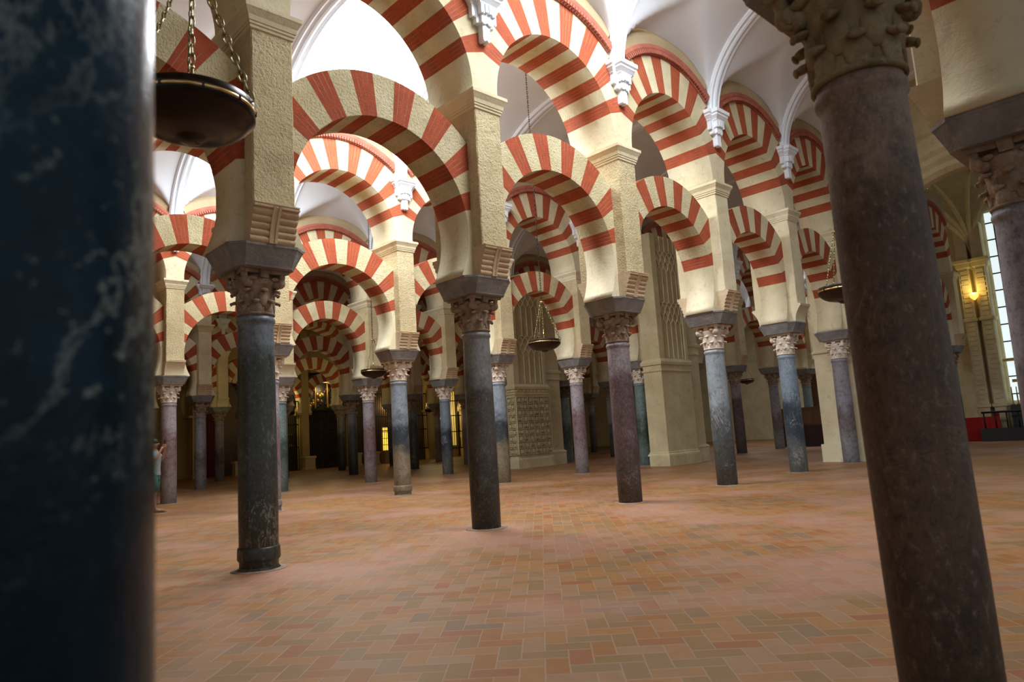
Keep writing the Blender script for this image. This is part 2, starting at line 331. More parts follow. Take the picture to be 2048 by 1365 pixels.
def m_capital(mat):
    """plain-leaf capital: two tiers of blunt curling leaf tips, corner scrolls, notched top slab"""
    b = MB(); H = Z_CAP - Z_SH
    def ell(ang, r, z, rr, rt_, rz, tilt=0.0, n=12):
        """ellipsoid: radial, tangential, vertical radii; tilt leans its outer end down"""
        rows = []; ct, st = math.cos(tilt), math.sin(tilt); ca, sa = math.cos(ang), math.sin(ang)
        for i in range(n // 2 + 1):
            th = PI * i / (n // 2); row = []
            for k in range(n):
                a = 2 * PI * k / n; x, y, q = rr * math.sin(th) * math.cos(a), rt_ * math.sin(th) * math.sin(a), -rz * math.cos(th)
                x, q = x * ct + q * st, -x * st + q * ct; x += r; row.append((ca * x - sa * y, sa * x + ca * y, z + q))
            rows.append(row)
        b.grid(rows, mat, close_u=True)
    b.lathe([(0.180, 0.0), (0.192, 0.006), (0.192, 0.020), (0.182, 0.030), (0.180, 0.10), (0.184, 0.20), (0.194, 0.27), (0.215, 0.315), (0.226, 0.345), (0.222, 0.365), (0.19, 0.385), (0.18, 0.40), (0.18, H)], mat, 40)
    for k in range(8):
        a = 2 * PI * k / 8 + PI / 8
        ell(a, 0.176, 0.085, 0.018, 0.058, 0.085); ell(a, 0.206, 0.140, 0.042, 0.038, 0.017, 0.30); ell(a, 0.238, 0.127, 0.013, 0.030, 0.019, 0.2)
    for k in range(8):
        a = 2 * PI * k / 8
        ell(a, 0.180, 0.170, 0.022, 0.056, 0.090); ell(a, 0.214, 0.252, 0.044, 0.038, 0.018, 0.30); ell(a, 0.250, 0.238, 0.013, 0.030, 0.020, 0.2)
    for k in range(4):
        a = PI / 4 + k * PI / 2; ca, sa = math.cos(a), math.sin(a)
        ell(a, 0.262, 0.338, 0.058, 0.040, 0.062); ell(a, 0.225, 0.318, 0.055, 0.062, 0.045, -0.5); ell(a, 0.285, 0.400, 0.030, 0.036, 0.050)
        for side in (-1, 1):
            ell(a + side * 0.11, 0.268, 0.335, 0.036, 0.020, 0.040); ell(a + side * 0.26, 0.240, 0.365, 0.030, 0.050, 0.022)
    for k in range(4):                        # block in the middle of each face under the slab
        a = k * PI / 2; ca, sa = math.cos(a), math.sin(a)
        def R(x, y, z): return (ca * x - sa * y, sa * x + ca * y, z)
        b.loft([[R(0.17, -0.045, 0.375), R(0.235, -0.04, 0.375), R(0.245, -0.05, H), R(0.17, -0.05, H)], [R(0.17, 0.045, 0.375), R(0.235, 0.04, 0.375), R(0.245, 0.05, H), R(0.17, 0.05, H)]], mat)
    rings = []
    for z, g in ((H - 0.040, 0.0), (H - 0.025, 0.008), (H, 0.010)):
        ring = []
        for k in range(4):
            a = k * PI / 2
            for u in (-1, -0.8, -0.5, 0, 0.5, 0.8):
                rx = 0.205 + g + 0.045 * abs(u) ** 2; ry = u * (0.250 + g)
                ring.append((math.cos(a) * rx - math.sin(a) * ry, math.sin(a) * rx + math.cos(a) * ry, z))
        rings.append(ring)
    b.loft(rings, mat)
    return b.mesh('capital')
CAPS = {k: m_capital(k) for k in ('capital_brown', 'capital_pale', 'capital_dark', 'capital_olive')}

def m_impost(mat='impost'):
    b = MB(); H = Z_IMP - Z_CAP
    def ring(ax, ay, cx, cy, z): return [(ax, -ay, z), (ax, ay, z), (cx, cy, z), (-cx, cy, z), (-ax, ay, z), (-ax, -ay, z), (-cx, -cy, z), (cx, -cy, z)]
    b.loft([ring(0.305, 0.250, 0.245, 0.335, 0.0), ring(0.31, 0.252, 0.246, 0.338, H * 0.07), ring(0.39, 0.291, 0.268, 0.415, H * 0.84), ring(0.40, 0.297, 0.270, 0.425, H * 0.88), ring(0.40, 0.297, 0.270, 0.425, H)], mat)
    return b.mesh('impost')
IMP = m_impost()

def roll_profile(plain_=False):
    """side outline (y outward positive, z) of the bracket under a pilaster"""
    H = Z_ROLL - Z_IMP; prof = []
    y0, y1 = 0.415, 0.545
    if plain_:
        for i in range(13):
            t = i / 12; prof.append((y0 + (y1 - y0 + 0.01) * (t ** 2.2), H * 0.88 * t))
    else:
        n = 5
        for k in range(n):
            t0, t1 = k / n, (k + 1) / n
            for i in range(7):
                s_ = i / 6; t = t0 + (t1 - t0) * s_
                prof.append((y0 + 0.005 + (y1 - y0 - 0.02) * (t ** 1.6) + 0.022 * math.sin(PI * s_) ** 0.7, H * 0.86 * t))
    prof += [(y1 + 0.015, H * 0.88), (y1 + 0.018, H * 0.93), (y1 + 0.004, H * 0.94), (y1 + 0.004, H * 0.965), (y1 + 0.016, H * 0.97), (y1 + 0.016, H)]
    return prof
def m_roll(plain_=False, mat='terra'):
    return {sg: m_roll1(sg, plain_, mat) for sg in (-1, 1)}
def m_roll1(side, plain_, mat):
    b = MB(); pr = roll_profile(plain_)
    for sg in (side,):
        body = [(sg * 0.28, 0.0)] + [(sg * y, z) for y, z in pr] + [(sg * 0.28, Z_ROLL - Z_IMP)]
        b.extrude(body, -0.238, 0.238, mat)
        if not plain_:
            # carved strap down the middle
            st = [(sg * 0.30, 0.0), (sg * 0.445, 0.0)] + [(sg * (0.448 + 0.125 * (t ** 1.6)), (Z_ROLL - Z_IMP) * 0.93 * t) for t in [i / 8 for i in range(1, 9)]] + [(sg * 0.30, (Z_ROLL - Z_IMP) * 0.93)]
            b.extrude(st, -0.042, -0.016, mat); b.extrude(st, 0.016, 0.042, mat)
            st2 = [(q[0] - sg * 0.008, q[1]) for q in st]; b.extrude(st2, -0.017, 0.017, mat)
    return b.mesh('roll_bracket')
ROLL_A, ROLL_P = m_roll(), m_roll(True, 'pale_smooth')

def m_pilaster(mat):
    b = MB(); n = 14; z0, z1 = Z_ROLL, Z_CN0 + 0.02
    hx, hy = 0.222, VH
    rings = []
    rnd = random.Random(3)
    for i in range(n):
        z = z0 + (z1 - z0) * i / (n - 1)
        j = lambda: (rnd.random() - 0.5) * 0.008
        a, c = 0.012, 0.012
        rings.append([(hx + j(), -hy + a, z), (hx + j(), hy - a, z), (hx - c, hy + j(), z), (-hx + c, hy + j(), z), (-hx + j(), hy - a, z), (-hx + j(), -hy + a, z), (-hx + c, -hy + j(), z), (hx - c, -hy + j(), z)])
    b.loft(rings, mat)
    # core of the pier between the two springers
    b.box(-0.221, -0.2965, Z_IMP, 0.221, 0.2965, Z_ROLL, 'pale_smooth')
    return b.mesh('pilaster')
PILA, PILS = m_pilaster('pale_stone'), m_pilaster('pale_smooth')

def m_cornice():
    b = MB(); H = Z_CN1 - Z_CN0
    rings = []
    for z, g in ((0.0, 0.0), (0.012, 0.014), (0.045, 0.016), (0.048, 0.026), (0.075, 0.028), (0.08, 0.036), (0.13, 0.045), (0.185, 0.075), (0.20, 0.085), (0.245, 0.085), (H, 0.075)):
        x, y = 0.222 + g, VH + g
        rings.append([(x, -y, z), (x, y, z), (-x, y, z), (-x, -y, z)])
    b.loft(rings, 'pale_smooth'); return b.mesh('cornice')
CORN = m_cornice()

def arch_mesh(name, zc, r, ro, t, a0, zs, clip, nv=15, HALF=1.5, fill_top=None, cream='cream', spr='pale_smooth', red='red', wall='tan'):
    """striped arch between two piers, local x from -1.5 to 1.5; alternating stones cut on radial joints"""
    b = MB()
    def outer(a, cl):
        R_ = ro; c = abs(math.cos(a))
        return min(R_, cl / c) if c > 1e-6 else R_
    def strip(angs, cl, m, soff=None):
        for i in range(len(angs) - 1):
            q = [angs[i], angs[i + 1]]
            I = [(r * math.cos(a), zc + r * math.sin(a)) for a in q]
            O = [(outer(a, cl) * math.cos(a), zc + outer(a, cl) * math.sin(a)) for a in q]
            for y in (-t, t): b.poly([(I[0][0], y, I[0][1]), (O[0][0], y, O[0][1]), (O[1][0], y, O[1][1]), (I[1][0], y, I[1][1])], m)
            b.poly([(I[0][0], -t, I[0][1]), (I[1][0], -t, I[1][1]), (I[1][0], t, I[1][1]), (I[0][0], t, I[0][1])], m, True)
            if not fill_top: b.poly([(O[0][0], -t, O[0][1]), (O[1][0], -t, O[1][1]), (O[1][0], t, O[1][1]), (O[0][0], t, O[0][1])], m)
    A0 = math.radians(a0); step = (PI - 2 * A0) / nv
    for k in range(nv):
        m = red if k % 2 == 0 else cream
        aa = [A0 + step * (k + i / 4) for i in range(5)]
        ac = math.acos(min(1, clip / ro))
        for extra in (ac, PI - ac):
            if aa[0] + 1e-4 < extra < aa[-1] - 1e-4: aa = sorted(aa + [extra])
        strip(aa, clip, m)
    # springers: from the impost up to the first red joint, out to the middle of the pier
    a_s = math.asin((zs - zc) / r)
    for sg in (1, -1):
        n = 8; pts = []
        for i in range(n + 1):
            a = a_s + (A0 - a_s) * i / n
            pts.append((sg * r * math.cos(a), zc + r * math.sin(a)))
        top = (sg * outer(A0, HALF) * math.cos(A0), zc + outer(A0, HALF) * math.sin(A0))
        for i in range(n):
            for y in (-t, t):
                p, q = pts[i], pts[i + 1]
                ox = sg * HALF
                z1_ = q[1] if i < n - 1 else q[1]
                b.poly([(p[0], y, p[1]), (ox, y, p[1]), (ox, y, q[1]), (q[0], y, q[1])], spr)
            p, q = pts[i], pts[i + 1]
            b.poly([(p[0], -t, p[1]), (q[0], -t, q[1]), (q[0], t, q[1]), (p[0], t, p[1])], spr, True)
        for y in (-t, t): b.poly([(pts[-1][0], y, pts[-1][1]), (sg * HALF, y, pts[-1][1]), (sg * HALF, y, top[1]), (top[0], y, top[1])], spr)
        b.poly([(pts[0][0], -t, zs), (sg * HALF, -t, zs), (sg * HALF, t, zs), (pts[0][0], t, zs)], spr)
    if fill_top:
        n = 36; ac = math.acos(HALF / ro)
        for i in range(n):
            q = [ac + (PI - 2 * ac) * (i + d) / n for d in (0, 1)]
            P = [(ro * math.cos(a), zc + ro * math.sin(a)) for a in q]
            for y in (-t, t): b.poly([(P[0][0], y, P[0][1]), (P[0][0], y, fill_top), (P[1][0], y, fill_top), (P[1][0], y, P[1][1])], wall)
    return b.mesh(name)
LOW = arch_mesh('lower_arch', 3.80, 1.22, 1.765, 0.297, 13.7, Z_IMP, 1.28, HALF=1.28)
LOWP = arch_mesh('lower_arch_smooth', 3.80, 1.22, 1.765, 0.297, 13.7, Z_IMP, 1.28, HALF=1.28, cream='pale_smooth')
UPP = arch_mesh('upper_arch', 5.78, 1.28, 1.95, VH - 0.02, 20.0, 5.70, 1.5, fill_top=8.35, cream='cream_smooth', red='red_up')

def arc_band(r0, r1, z, y0, y1, xlim, m, dent=False):
    """moulding that follows the arch, projecting from y0 to y1 (outward)"""
    b = MB(); n = 40; ra = (r0 + r1) / 2
    ac = math.acos(min(1, xlim / ra)); rows = []
    for i in range(n + 1):
        a = ac + (PI - 2 * ac) * i / n; c, s_ = math.cos(a), math.sin(a)
        rows.append([(r0 * c, y0, z + r0 * s_), (r0 * c, y1 * 0.4 + y0 * 0.6, z + r0 * s_), ((r0 * .6 + r1 * .4) * c, y1 * .8 + y0 * .2, z + (r0 * .6 + r1 * .4) * s_), ((r0 * .35 + r1 * .65) * c, y1, z + (r0 * .35 + r1 * .65) * s_), (r1 * c, y1, z + r1 * s_), (r1 * c, y0, z + r1 * s_)])
    b.grid(rows, m, smooth=False); b.poly(rows[0], m); b.poly(rows[-1][::-1], m)
    if dent:
        nd = 44; ys = y1 * 0.45 + y0 * 0.55
        for i in range(nd):
            a = ac + (PI - 2 * ac) * (i + 0.5) / nd; c, s_ = math.cos(a), math.sin(a)
            w_ = 0.020; R0, R1 = r0 + 0.015, r0 + 0.075
            pts = []
            for rr, ww in ((R0, -w_), (R0, w_), (R1, w_), (R1, -w_)):
                pts.append((rr * c - ww * s_, rr * s_ + ww * c + z))
            b.loft([[(p, y0, q) for p, q in pts], [(p, y1 * 1.0 + (y1 - y0) * 0.12, q) for p, q in pts]], m)
    return b
def m_dentil(sg):
    return arc_band(1.95, 2.13, 5.78, sg * (VH - 0.03), sg * (VH + 0.05), 1.31, 'dentil', True).mesh('dentil_moulding')
def m_hood(sg):
    return arc_band(2.13, 2.34, 5.78, sg * (VH - 0.03), sg * (VH + 0.02), 1.31, 'tan').mesh('hood_band')
DEN = {1: m_dentil(1), -1: m_dentil(-1)}; HOOD = {1: m_hood(1), -1: m_hood(-1)}

def m_vault_corbel():
    """white plaster bracket: moulded slab with a notched pendant below; faces -y"""
    b = MB(); m = 'white'
    rings = []
    for z, g in ((6.90, 0.0), (6.925, 0.02), (6.94, 0.02), (6.985, 0.055), (7.0, 0.07), (7.03, 0.07), (7.05, 0.095), (7.115, 0.10)):
        x0, x1, y0 = 0.22 + g, 0.13 + g, -(0.62 + g)
        rings.append([(x0, -0.44, z), (-x0, -0.44, z), (-x0, -0.54 - g * .6, z), (-x1, -0.54 - g * .6, z), (-x1, y0, z), (x1, y0, z), (x1, -0.54 - g * .6, z), (x0, -0.54 - g * .6, z)])
    b.loft(rings, m)
    def finger(x, w_, z0, z1, y0, y1):
        b.box(x - w_, -y1, z0 + 0.02, x + w_, -y0, z1, m)
        for dx in (-w_ * 0.55, w_ * 0.55):     # two rounded tips with a notch between them
            pts = [(x + dx + w_ * 0.42 * math.cos(PI + PI * i / 6), z0 + 0.02 + 0.022 * math.sin(PI + PI * i / 6)) for i in range(7)]
            b.extrude(pts, -y1, -y0, m, 'y')
    finger(0, 0.065, 6.43, 6.92, 0.44, 0.57)
    finger(0, 0.10, 6.66, 6.92, 0.44, 0.60)
    for sg in (-1, 1):
        finger(sg * 0.125, 0.035, 6.66, 6.92, 0.44, 0.555)
        finger(sg * 0.185, 0.035, 6.74, 6.92, 0.44, 0.545)
        finger(sg * 0.10, 0.030, 6.78, 6.92, 0.44, 0.635)
        finger(sg * 0.035, 0.026, 6.80, 6.92, 0.44, 0.645)
    return b.mesh('vault_corbel')
VC = m_vault_corbel()

# ------------------------------------------------------------------ vaults
def bar(t, half): u = 1 - t / half; return VZ + VR * math.sqrt(max(0.0, 1 - u * u))
def m_vault_bay(half, hole):
    b = MB(); NX, NT_ = 36, 60; rows = []
    for j in range(NT_ + 1):
        th = PI * j / NT_; y = -half * math.cos(th); t = half - abs(y); row = []
        for i in range(NX + 1):
            x = -1.5 + 3.0 * i / NX; z = bar(t, half); u = min(1.0, abs(x) / 1.47)
            k = min(1.0, t / 1.0); p = 2.8 - 1.5 * k; q = 0.5 + 0.45 * k
            L = VZ + (1.04 + 0.56 * t) * (1 - u ** p) ** q if t < 1.4 else 0
            row.append((x, y, max(z, L)))
        rows.append(row)
    base = b.grid(rows, 'white')
    if hole:
        keep = []
        for k, f in enumerate(b.f):
            cx = sum(b.v[i][0] for i in f) / 4; cy = sum(b.v[i][1] for i in f) / 4
            if not (abs(cx) < 1.33 and abs(cy) < half - 0.72): keep.append(k)
        b.f = [b.f[k] for k in keep]; b.mi = [b.mi[k] for k in keep]; b.sm = [b.sm[k] for k in keep]
    return b.mesh('vault')
def m_rib(half):
    b = MB(); sec = [(-0.17, 0.03), (-0.17, -0.03), (-0.135, -0.065), (-0.10, -0.05), (-0.085, -0.02), (-0.05, -0.035), (-0.04, -0.075), (0.0, -0.085), (0.04, -0.075), (0.05, -0.035), (0.085, -0.02), (0.10, -0.05), (0.135, -0.065), (0.17, -0.03), (0.17, 0.03)]
    rows = []
    for j in range(61):
        th = PI * j / 60; y = -half * math.cos(th); z = VZ + VR * math.sin(th)
        n = Vector((0, -math.cos(th) / half, math.sin(th) / VR)).normalized()
        rows.append([(x, y + n.y * d, z + n.z * d) for x, d in sec])
    b.grid(rows, 'white', smooth=False); return b.mesh('vault_rib')
def m_glass(half, st):
    b = MB(); m = emit('daylit_glass', (0.90, 0.95, 1.0), st); Y = half - 0.70; n = 10
    rows = [[(x, -Y + 2 * Y * j / n, bar(half - abs(-Y + 2 * Y * j / n), half) + 0.015) for x in (-1.37, 1.37)] for j in range(n + 1)]
    b.grid(rows, m, smooth=False)
    return b.mesh('skylight')
NAVE_X = {0: (-2, 5), 1: (-2, 12), 2: (-1, 12), 3: (0, 12), 4: (1, 12), 5: (2, 12)}
wn_ = 0
for ni, (ra, rb) in enumerate(NAVES):
    ya, yb = ROWY[ra], ROWY[rb]; yc = (ya + yb) / 2; half = (yb - ya) / 2 - VH + 0.01
    full, holed, rib = m_vault_bay(half, False), m_vault_bay(half, True), m_rib(half)
    k0, k1 = NAVE_X[ni]
    e = link('ceiling', None, None, (0, yc, 0)); struct(e, 'white plaster vault over the %s nave from the camera' % ['nearest', 'second', 'third', 'fourth', 'fifth', 'sixth'][ni])
    sky = {x: p for x, p in SKY[ni]}
    for k in range(k0, k1):
        xc = (k + 0.5) * S; hl = xc in sky
        link('vault_bay', holed if hl else full, e, (xc, 0, 0))
        if hl:
            wn_ += 1; struct(link('window_%d' % wn_, m_glass(half, sky[xc]), None, (xc, yc, 0)), 'daylit skylight in the crown of the vault')
    for k in range(k0, k1 + 1): link('vault_rib', rib, e, (k * S, 0, 0))

# ------------------------------------------------------------------ floor and outer walls
M['paving'] = plain('dark_added_ground', (0.07, 0.07, 0.07), 0.9)
b = MB(); b.box(-60, -60, -0.2, 60, 60, -0.101, 'paving'); struct(link('ground', b.mesh('ground')), 'unseen dark paving added outside the open side of the hall to curb bounced light')  # unseen dark ground, added to keep bounced light off the soffits
b = MB(); b.box(-14, -14, -0.1, 42, 32.5, 0, 'floor'); struct(link('floor', b.mesh('floor')), 'terracotta brick floor laid in herringbone')
b = MB(); b.box(-14, -14, 10.0, 42, 32.5, 10.15, 'ochre'); struct(link('ceiling', b.mesh('roof')), 'roof over the vaults')
b = MB(); b.box(-9, 31.9, 0, 42, 32.3, 10, 'ochre'); struct(link('wall_back', b.mesh('wall_back')), 'ochre chapel wall far behind the arcades')
b = MB(); b.box(-9.4, -2, 0, -9, 31.9, 10, 'tan'); struct(link('wall_left', b.mesh('wall_left')))
b = MB(); b.box(38, -16, 0, 38.4, 31.9, 10, 'carved'); struct(link('wall_right', b.mesh('wall_right')))

# ------------------------------------------------------------------ columns, piers, arches
ORD = {'F': 'nearest', 'A': 'second', 'B': 'third', 'C': 'fourth', 'D': 'fifth', 'E': 'sixth', 'G': 'farthest'}
# (row, k): (marble, capital, base?, bracket plain?, x offset, label look)
COL = {
 ('F', -1): ('navy', 'capital_dark', 0, 0, 0, 'blurred blue-black marble column filling the left edge, closest to the camera'),
 ('F', 0): ('brown', 'capital_olive', 0, 0, 0.07, 'big dark brown granite column standing on the right, cut by the lower edge'),
 ('F', 1): ('mauve', 'capital_brown', 0, 0, 0, 'violet-grey column cut by the right edge, dark carved capital on top'),
 ('A', -1): ('slate', 'capital_brown', 0, 0, 0, 'column of the second arcade hidden behind the blurred blue-black column'),
 ('A', 0): ('black_green', 'capital_brown', 1, 0, 0, 'black-green veined marble column with a brown capital, left of centre'),
 ('A', 1): ('slate', 'capital_brown', 0, 0, 0, 'dark slate-brown column with worn brown capital, in the centre of the photo'),
 ('A', 2): ('purple', 'capital_brown', 0, 0, 0.02, 'purple-brown speckled granite column right of the centre one'),
 ('A', 3): ('bluegrey', 'capital_pale', 0, 0, -0.03, 'blue-grey column with dark lower half and whitish crack at its foot'),
 ('A', 4): ('blue', 'capital_pale', 0, 1, -0.05, 'blue column, navy in its middle, with a long thin white vein'),
 ('A', 5): ('mauve', 'capital_pale', 0, 1, -0.20, 'mauve-grey column set against a pale square stone pier'),
 ('B', 1): ('rose', 'capital_pale', 1, 0, 0, 'column hidden behind the black-green veined column, its brown edge showing'),
 ('B', 2): ('blue_brown', 'capital_pale', 1, 0, 0.05, 'column blue above, black in its middle, brown at its foot, left of the centre column'),
 ('B', 3): ('blue_brown', 'capital_pale', 0, 0, 0.09, 'pale-blue and black column peeping out right behind the centre slate column'),
 ('B', 4): ('rose', 'capital_pale', 0, 0, 0.11, 'violet column with a pale grey lower quarter, under the hanging lamp'),
 ('B', 5): ('teal', 'capital_pale', 0, 0, 0.11, 'teal speckled column touching the plain stone pier with tracery above'),
 ('C', 1): ('rose', 'capital_pale', 0, 1, 0, 'rose-grey speckled column beside the person at the left'),
 ('C', 3): ('rose', 'capital_pale', 0, 0, -0.07, 'rose-violet column below the small hanging lamp, left of centre'),
 ('C', 4): ('blue', 'capital_pale', 0, 0, -0.04, 'light blue column with a black middle, left of the centre slate column'),
 ('C', 5): ('teal', 'capital_pale', 0, 0, -0.03, 'thin teal column at the left corner of the lattice-carved pier'),
 ('C', 6): ('teal', 'capital_dark', 0, 0, 0.06, 'dark grooved greenish column at the right side of the lattice-carved pier'),
}
TOPS = ['slate', 'purple', 'rose', 'teal', 'bluegrey', 'black_green', 'mauve', 'blue']
ROWK = {'F': range(-1, 2), 'A': [-1, 0, 1, 2, 3, 4, 5, 8], 'B': range(1, 11), 'C': range(1, 11), 'D': range(2, 12), 'E': range(3, 12)}
SHOWN = {r: [k for k in ks] for r, ks in ROWK.items()}
def cname(n): return ['first', 'second', 'third', 'fourth', 'fifth', 'sixth', 'seventh', 'eighth', 'ninth', 'tenth', 'eleventh', 'twelfth'][n]
def pos(r, k):
    d = COL.get((r, k)) if (r, k) != ('F', 0) else None; return k * S + (d[4] if d else 0)
NICK = {('F', -1): 'blurred blue-black column', ('F', 0): 'big dark brown column', ('F', 1): 'violet-grey column at the right edge', ('A', -1): 'column hidden behind the blurred one',
 ('A', 0): 'black-green veined column', ('A', 1): 'central slate column', ('A', 2): 'purple-brown column', ('A', 3): 'blue-grey column with cracked foot', ('A', 4): 'blue white-veined column',
 ('A', 5): 'mauve column by the pale pier', ('B', 1): 'half-hidden brown-edged column', ('B', 2): 'blue column with brown foot', ('B', 3): 'pale-blue and black column',
 ('B', 4): 'violet column with grey foot', ('B', 5): 'teal speckled column', ('C', 1): 'rose column beside the person', ('C', 3): 'rose-violet column under the small lamp',
 ('C', 4): 'light blue black-banded column', ('C', 5): 'thin teal column', ('C', 6): 'dark grooved column'}
def nick(r, k):
    if (r, k) in NICK: return NICK[r, k]
    return 'column %s from left, %s arcade' % (cname(list(ROWK[r]).index(k)), ORD[r])
for r, ks in ROWK.items():
    y = ROWY[r]
    for idx, k in enumerate(ks):
        d = COL.get((r, k))
        if d: mar, cap, hb, pl, dx, lab = d
        else:
            mar = TOPS[(k * 5 + ord(r) * 3) % len(TOPS)]; cap = 'capital_brown' if r in 'DE' or k > 6 else 'capital_pale'; hb = 0; pl = (k + ord(r)) % 3 == 0; dx = 0
            lab = 'far %s marble column, %s from the left in the %s arcade from the camera' % (mar.replace('black_green', 'black-green').replace('slate', 'grey').replace('bluegrey', 'blue-grey'), cname(idx), ORD[r])
        x = k * S + dx
        yy = y
        c = thing('marble_column', lab, 'column', (x, yy, 0), 'marble columns of the arcades', rot=None)
        s_ = link('shaft', SH[mar], c, (0, 0, 0.0), (0, 0, 1.7 * k + ord(r)))
        if (r, k) == ('F', -1): s_.scale = (1.16, 1.16, 1)
        if (r, k) == ('F', 0): c.location.y -= 0.02; c.rotation_euler = (-0.012, -0.012, 0)
        if (r, k) == ('F', 0): s_.scale = (0.96, 0.96, 1)
        if hb: link('base', base_mesh(mar), c)
        link('mortar_ring', FOOT, c)
        link('capital', CAPS[cap], c, (0, 0, Z_SH)); link('impost', IMP, c, (0, 0, Z_CAP))
        short = lab.split(',')[0]
        x = pos(r, k)
        p = thing('stone_pier', 'tall pale stone pier standing on the %s' % nick(r, k), 'pier', (x, yy, Z_IMP), 'stone piers above the columns')
        smooth = (r == 'A' and k >= 3) or r in 'DE' or (r == 'F')
        link('pilaster', PILS if smooth else PILA, p, (0, 0, -Z_IMP))
        for sg in (-1, 1): link('roll_bracket', (ROLL_P if pl else ROLL_A)[sg], p, (0, 0, 0))
        link('cornice', CORN, p, (0, 0, Z_CN0 - Z_IMP))
        for sg in (-1, 1):
            if (r, sg) in (('F', -1),) or (r, k) == ('A', 8): continue
            o = tag(link('vault_corbel', VC, None, (x, yy, 0), (0, 0, 0 if sg < 0 else PI)),
                'white notched corbel, %s side, above the %s' % ('near' if sg < 0 else 'far', nick(r, k)), 'corbel', 'white corbels under the vault ribs')
def arch_label(kind, r, k):
    ks = list(ROWK[r])
    if k in ks and k + 1 in ks:
        if (r, k) in NICK: return 'striped %s arch right of the %s' % (kind, NICK[r, k])
        return 'striped %s arch, %s from left in the %s arcade' % (kind, cname(ks.index(k)), ORD[r])
    if k + 1 in ks: return 'striped %s arch left of the %s' % (kind, nick(r, k + 1))
    return 'striped %s arch beyond the %s' % (kind, nick(r, k) if k in ks else 'last column of the %s arcade' % ORD[r])
ARCHK = {'F': range(-2, 3), 'A': [-2, -1, 0, 1, 2, 3, 4, 7], 'B': range(0, 10), 'C': range(0, 10), 'D': range(1, 11), 'E': range(2, 11)}
for r, ks in ARCHK.items():
    for k in ks:
        xa, xb = pos(r, k), pos(r, k + 1); x = (xa + xb) / 2; y = ROWY[r]; fx_ = (xb - xa) / S
        a = tag(link('horseshoe_arch', LOWP if (r == 'A' and k >= 3) or r in 'DE' else LOW, None, (x, y, 0)), arch_label('lower horseshoe', r, k), 'arch', 'lower horseshoe arches'); a.scale.x = fx_
        u = thing('round_arch', arch_label('upper round', r, k), 'arch', (x, y, Z_CN1), 'upper round arches'); u.scale.x = fx_
        link('striped_arch', UPP, u, (0, 0, -Z_CN1))
        for sg in (-1, 1):
            if r == 'F' and sg < 0: continue
            link('dentil_moulding', DEN[sg], u, (0, 0, -Z_CN1)); link('hood_band', HOOD[sg], u, (0, 0, -Z_CN1))

# farthest arcade is built into the chapel wall: lower arches only
GX = 1.15
for n_, k in enumerate((3, 4, 5, 8)):
    tag(link('wall_arch', LOWP, None, ((k + 0.5) * S + GX, ROWY['G'] + 0.1, 0)), 'striped arch framing a chapel in the far wall, %s from the left' % cname(n_), 'arch', 'arches of the far chapel wall')
for n_, k in enumerate((3, 4, 5, 6, 8, 9)):
    b = MB(); b.box(-0.22, -0.28, 0, 0.22, 0.35, Z_IMP - 0.12, 'ochre'); b.box(-0.40, -0.30, Z_IMP - 0.12, 0.40, 0.35, Z_IMP, 'ochre'); b.box(-0.221, -0.31, Z_IMP, 0.221, 0.35, 8, 'ochre')
    tag(link('wall_pier', b.mesh('wall_pier'), None, (k * S + GX, ROWY['G'] + 0.1, 0)), 'square ochre pier of the far chapel wall, %s from the left' % cname(n_), 'pier', 'piers of the far chapel wall')
b = MB(); b.box(9.0, 30.9, 5.6, 34, 31.2, 10, 'ochre'); b.box(28.4, 30.85, 0, 38, 31.2, 5.6, 'ochre'); struct(link('wall_chapel', b.mesh('wall_chapel')), 'ochre wall above the far chapels')

# ------------------------------------------------------------------ hanging lamps
def chain_mb(b, p0, p1, link_len=0.062, wr=0.0065, hw=0.018, m='chain'):
    p0, p1 = Vector(p0), Vector(p1); L = (p1 - p0).length; n = max(2, int(L / (link_len * 0.72))); d = (p1 - p0) / L
    ref = Vector((0, 1, 0)) if abs(d.y) < 0.8 else Vector((1, 0, 0)); u = d.cross(ref).normalized(); v = d.cross(u).normalized()
    hl = L / n * 0.68
    for i in range(n):
        c = p0 + d * (L * (i + 0.5) / n); a = u if i % 2 else v
        pts = [c + d * (hl * math.sin(2 * PI * k / 10)) + a * (hw * math.cos(2 * PI * k / 10)) for k in range(10)]
        b.tube(pts, wr, m, 5, True)
def ring_chain(b, p0, p1, pitch=0.085, wr=0.0055, rr_=0.020, m='chain'):
    p0, p1 = Vector(p0), Vector(p1); L = (p1 - p0).length; n = max(2, int(L / pitch)); d = (p1 - p0) / L
    u = d.cross(Vector((0, 1, 0)) if abs(d.y) < 0.8 else Vector((1, 0, 0))).normalized()
    for i in range(n):
        c = p0 + d * (L * (i + 0.5) / n); h = L / n * 0.5
        b.tube([c + d * (rr_ * math.sin(2 * PI * k / 10)) + u * (rr_ * math.cos(2 * PI * k / 10)) for k in range(10)], wr * 0.85, m, 5, True)
        b.tube([c + d * (rr_ * 0.9), c + d * (2 * h - rr_ * 0.9)], wr * 1.15, m, 5)
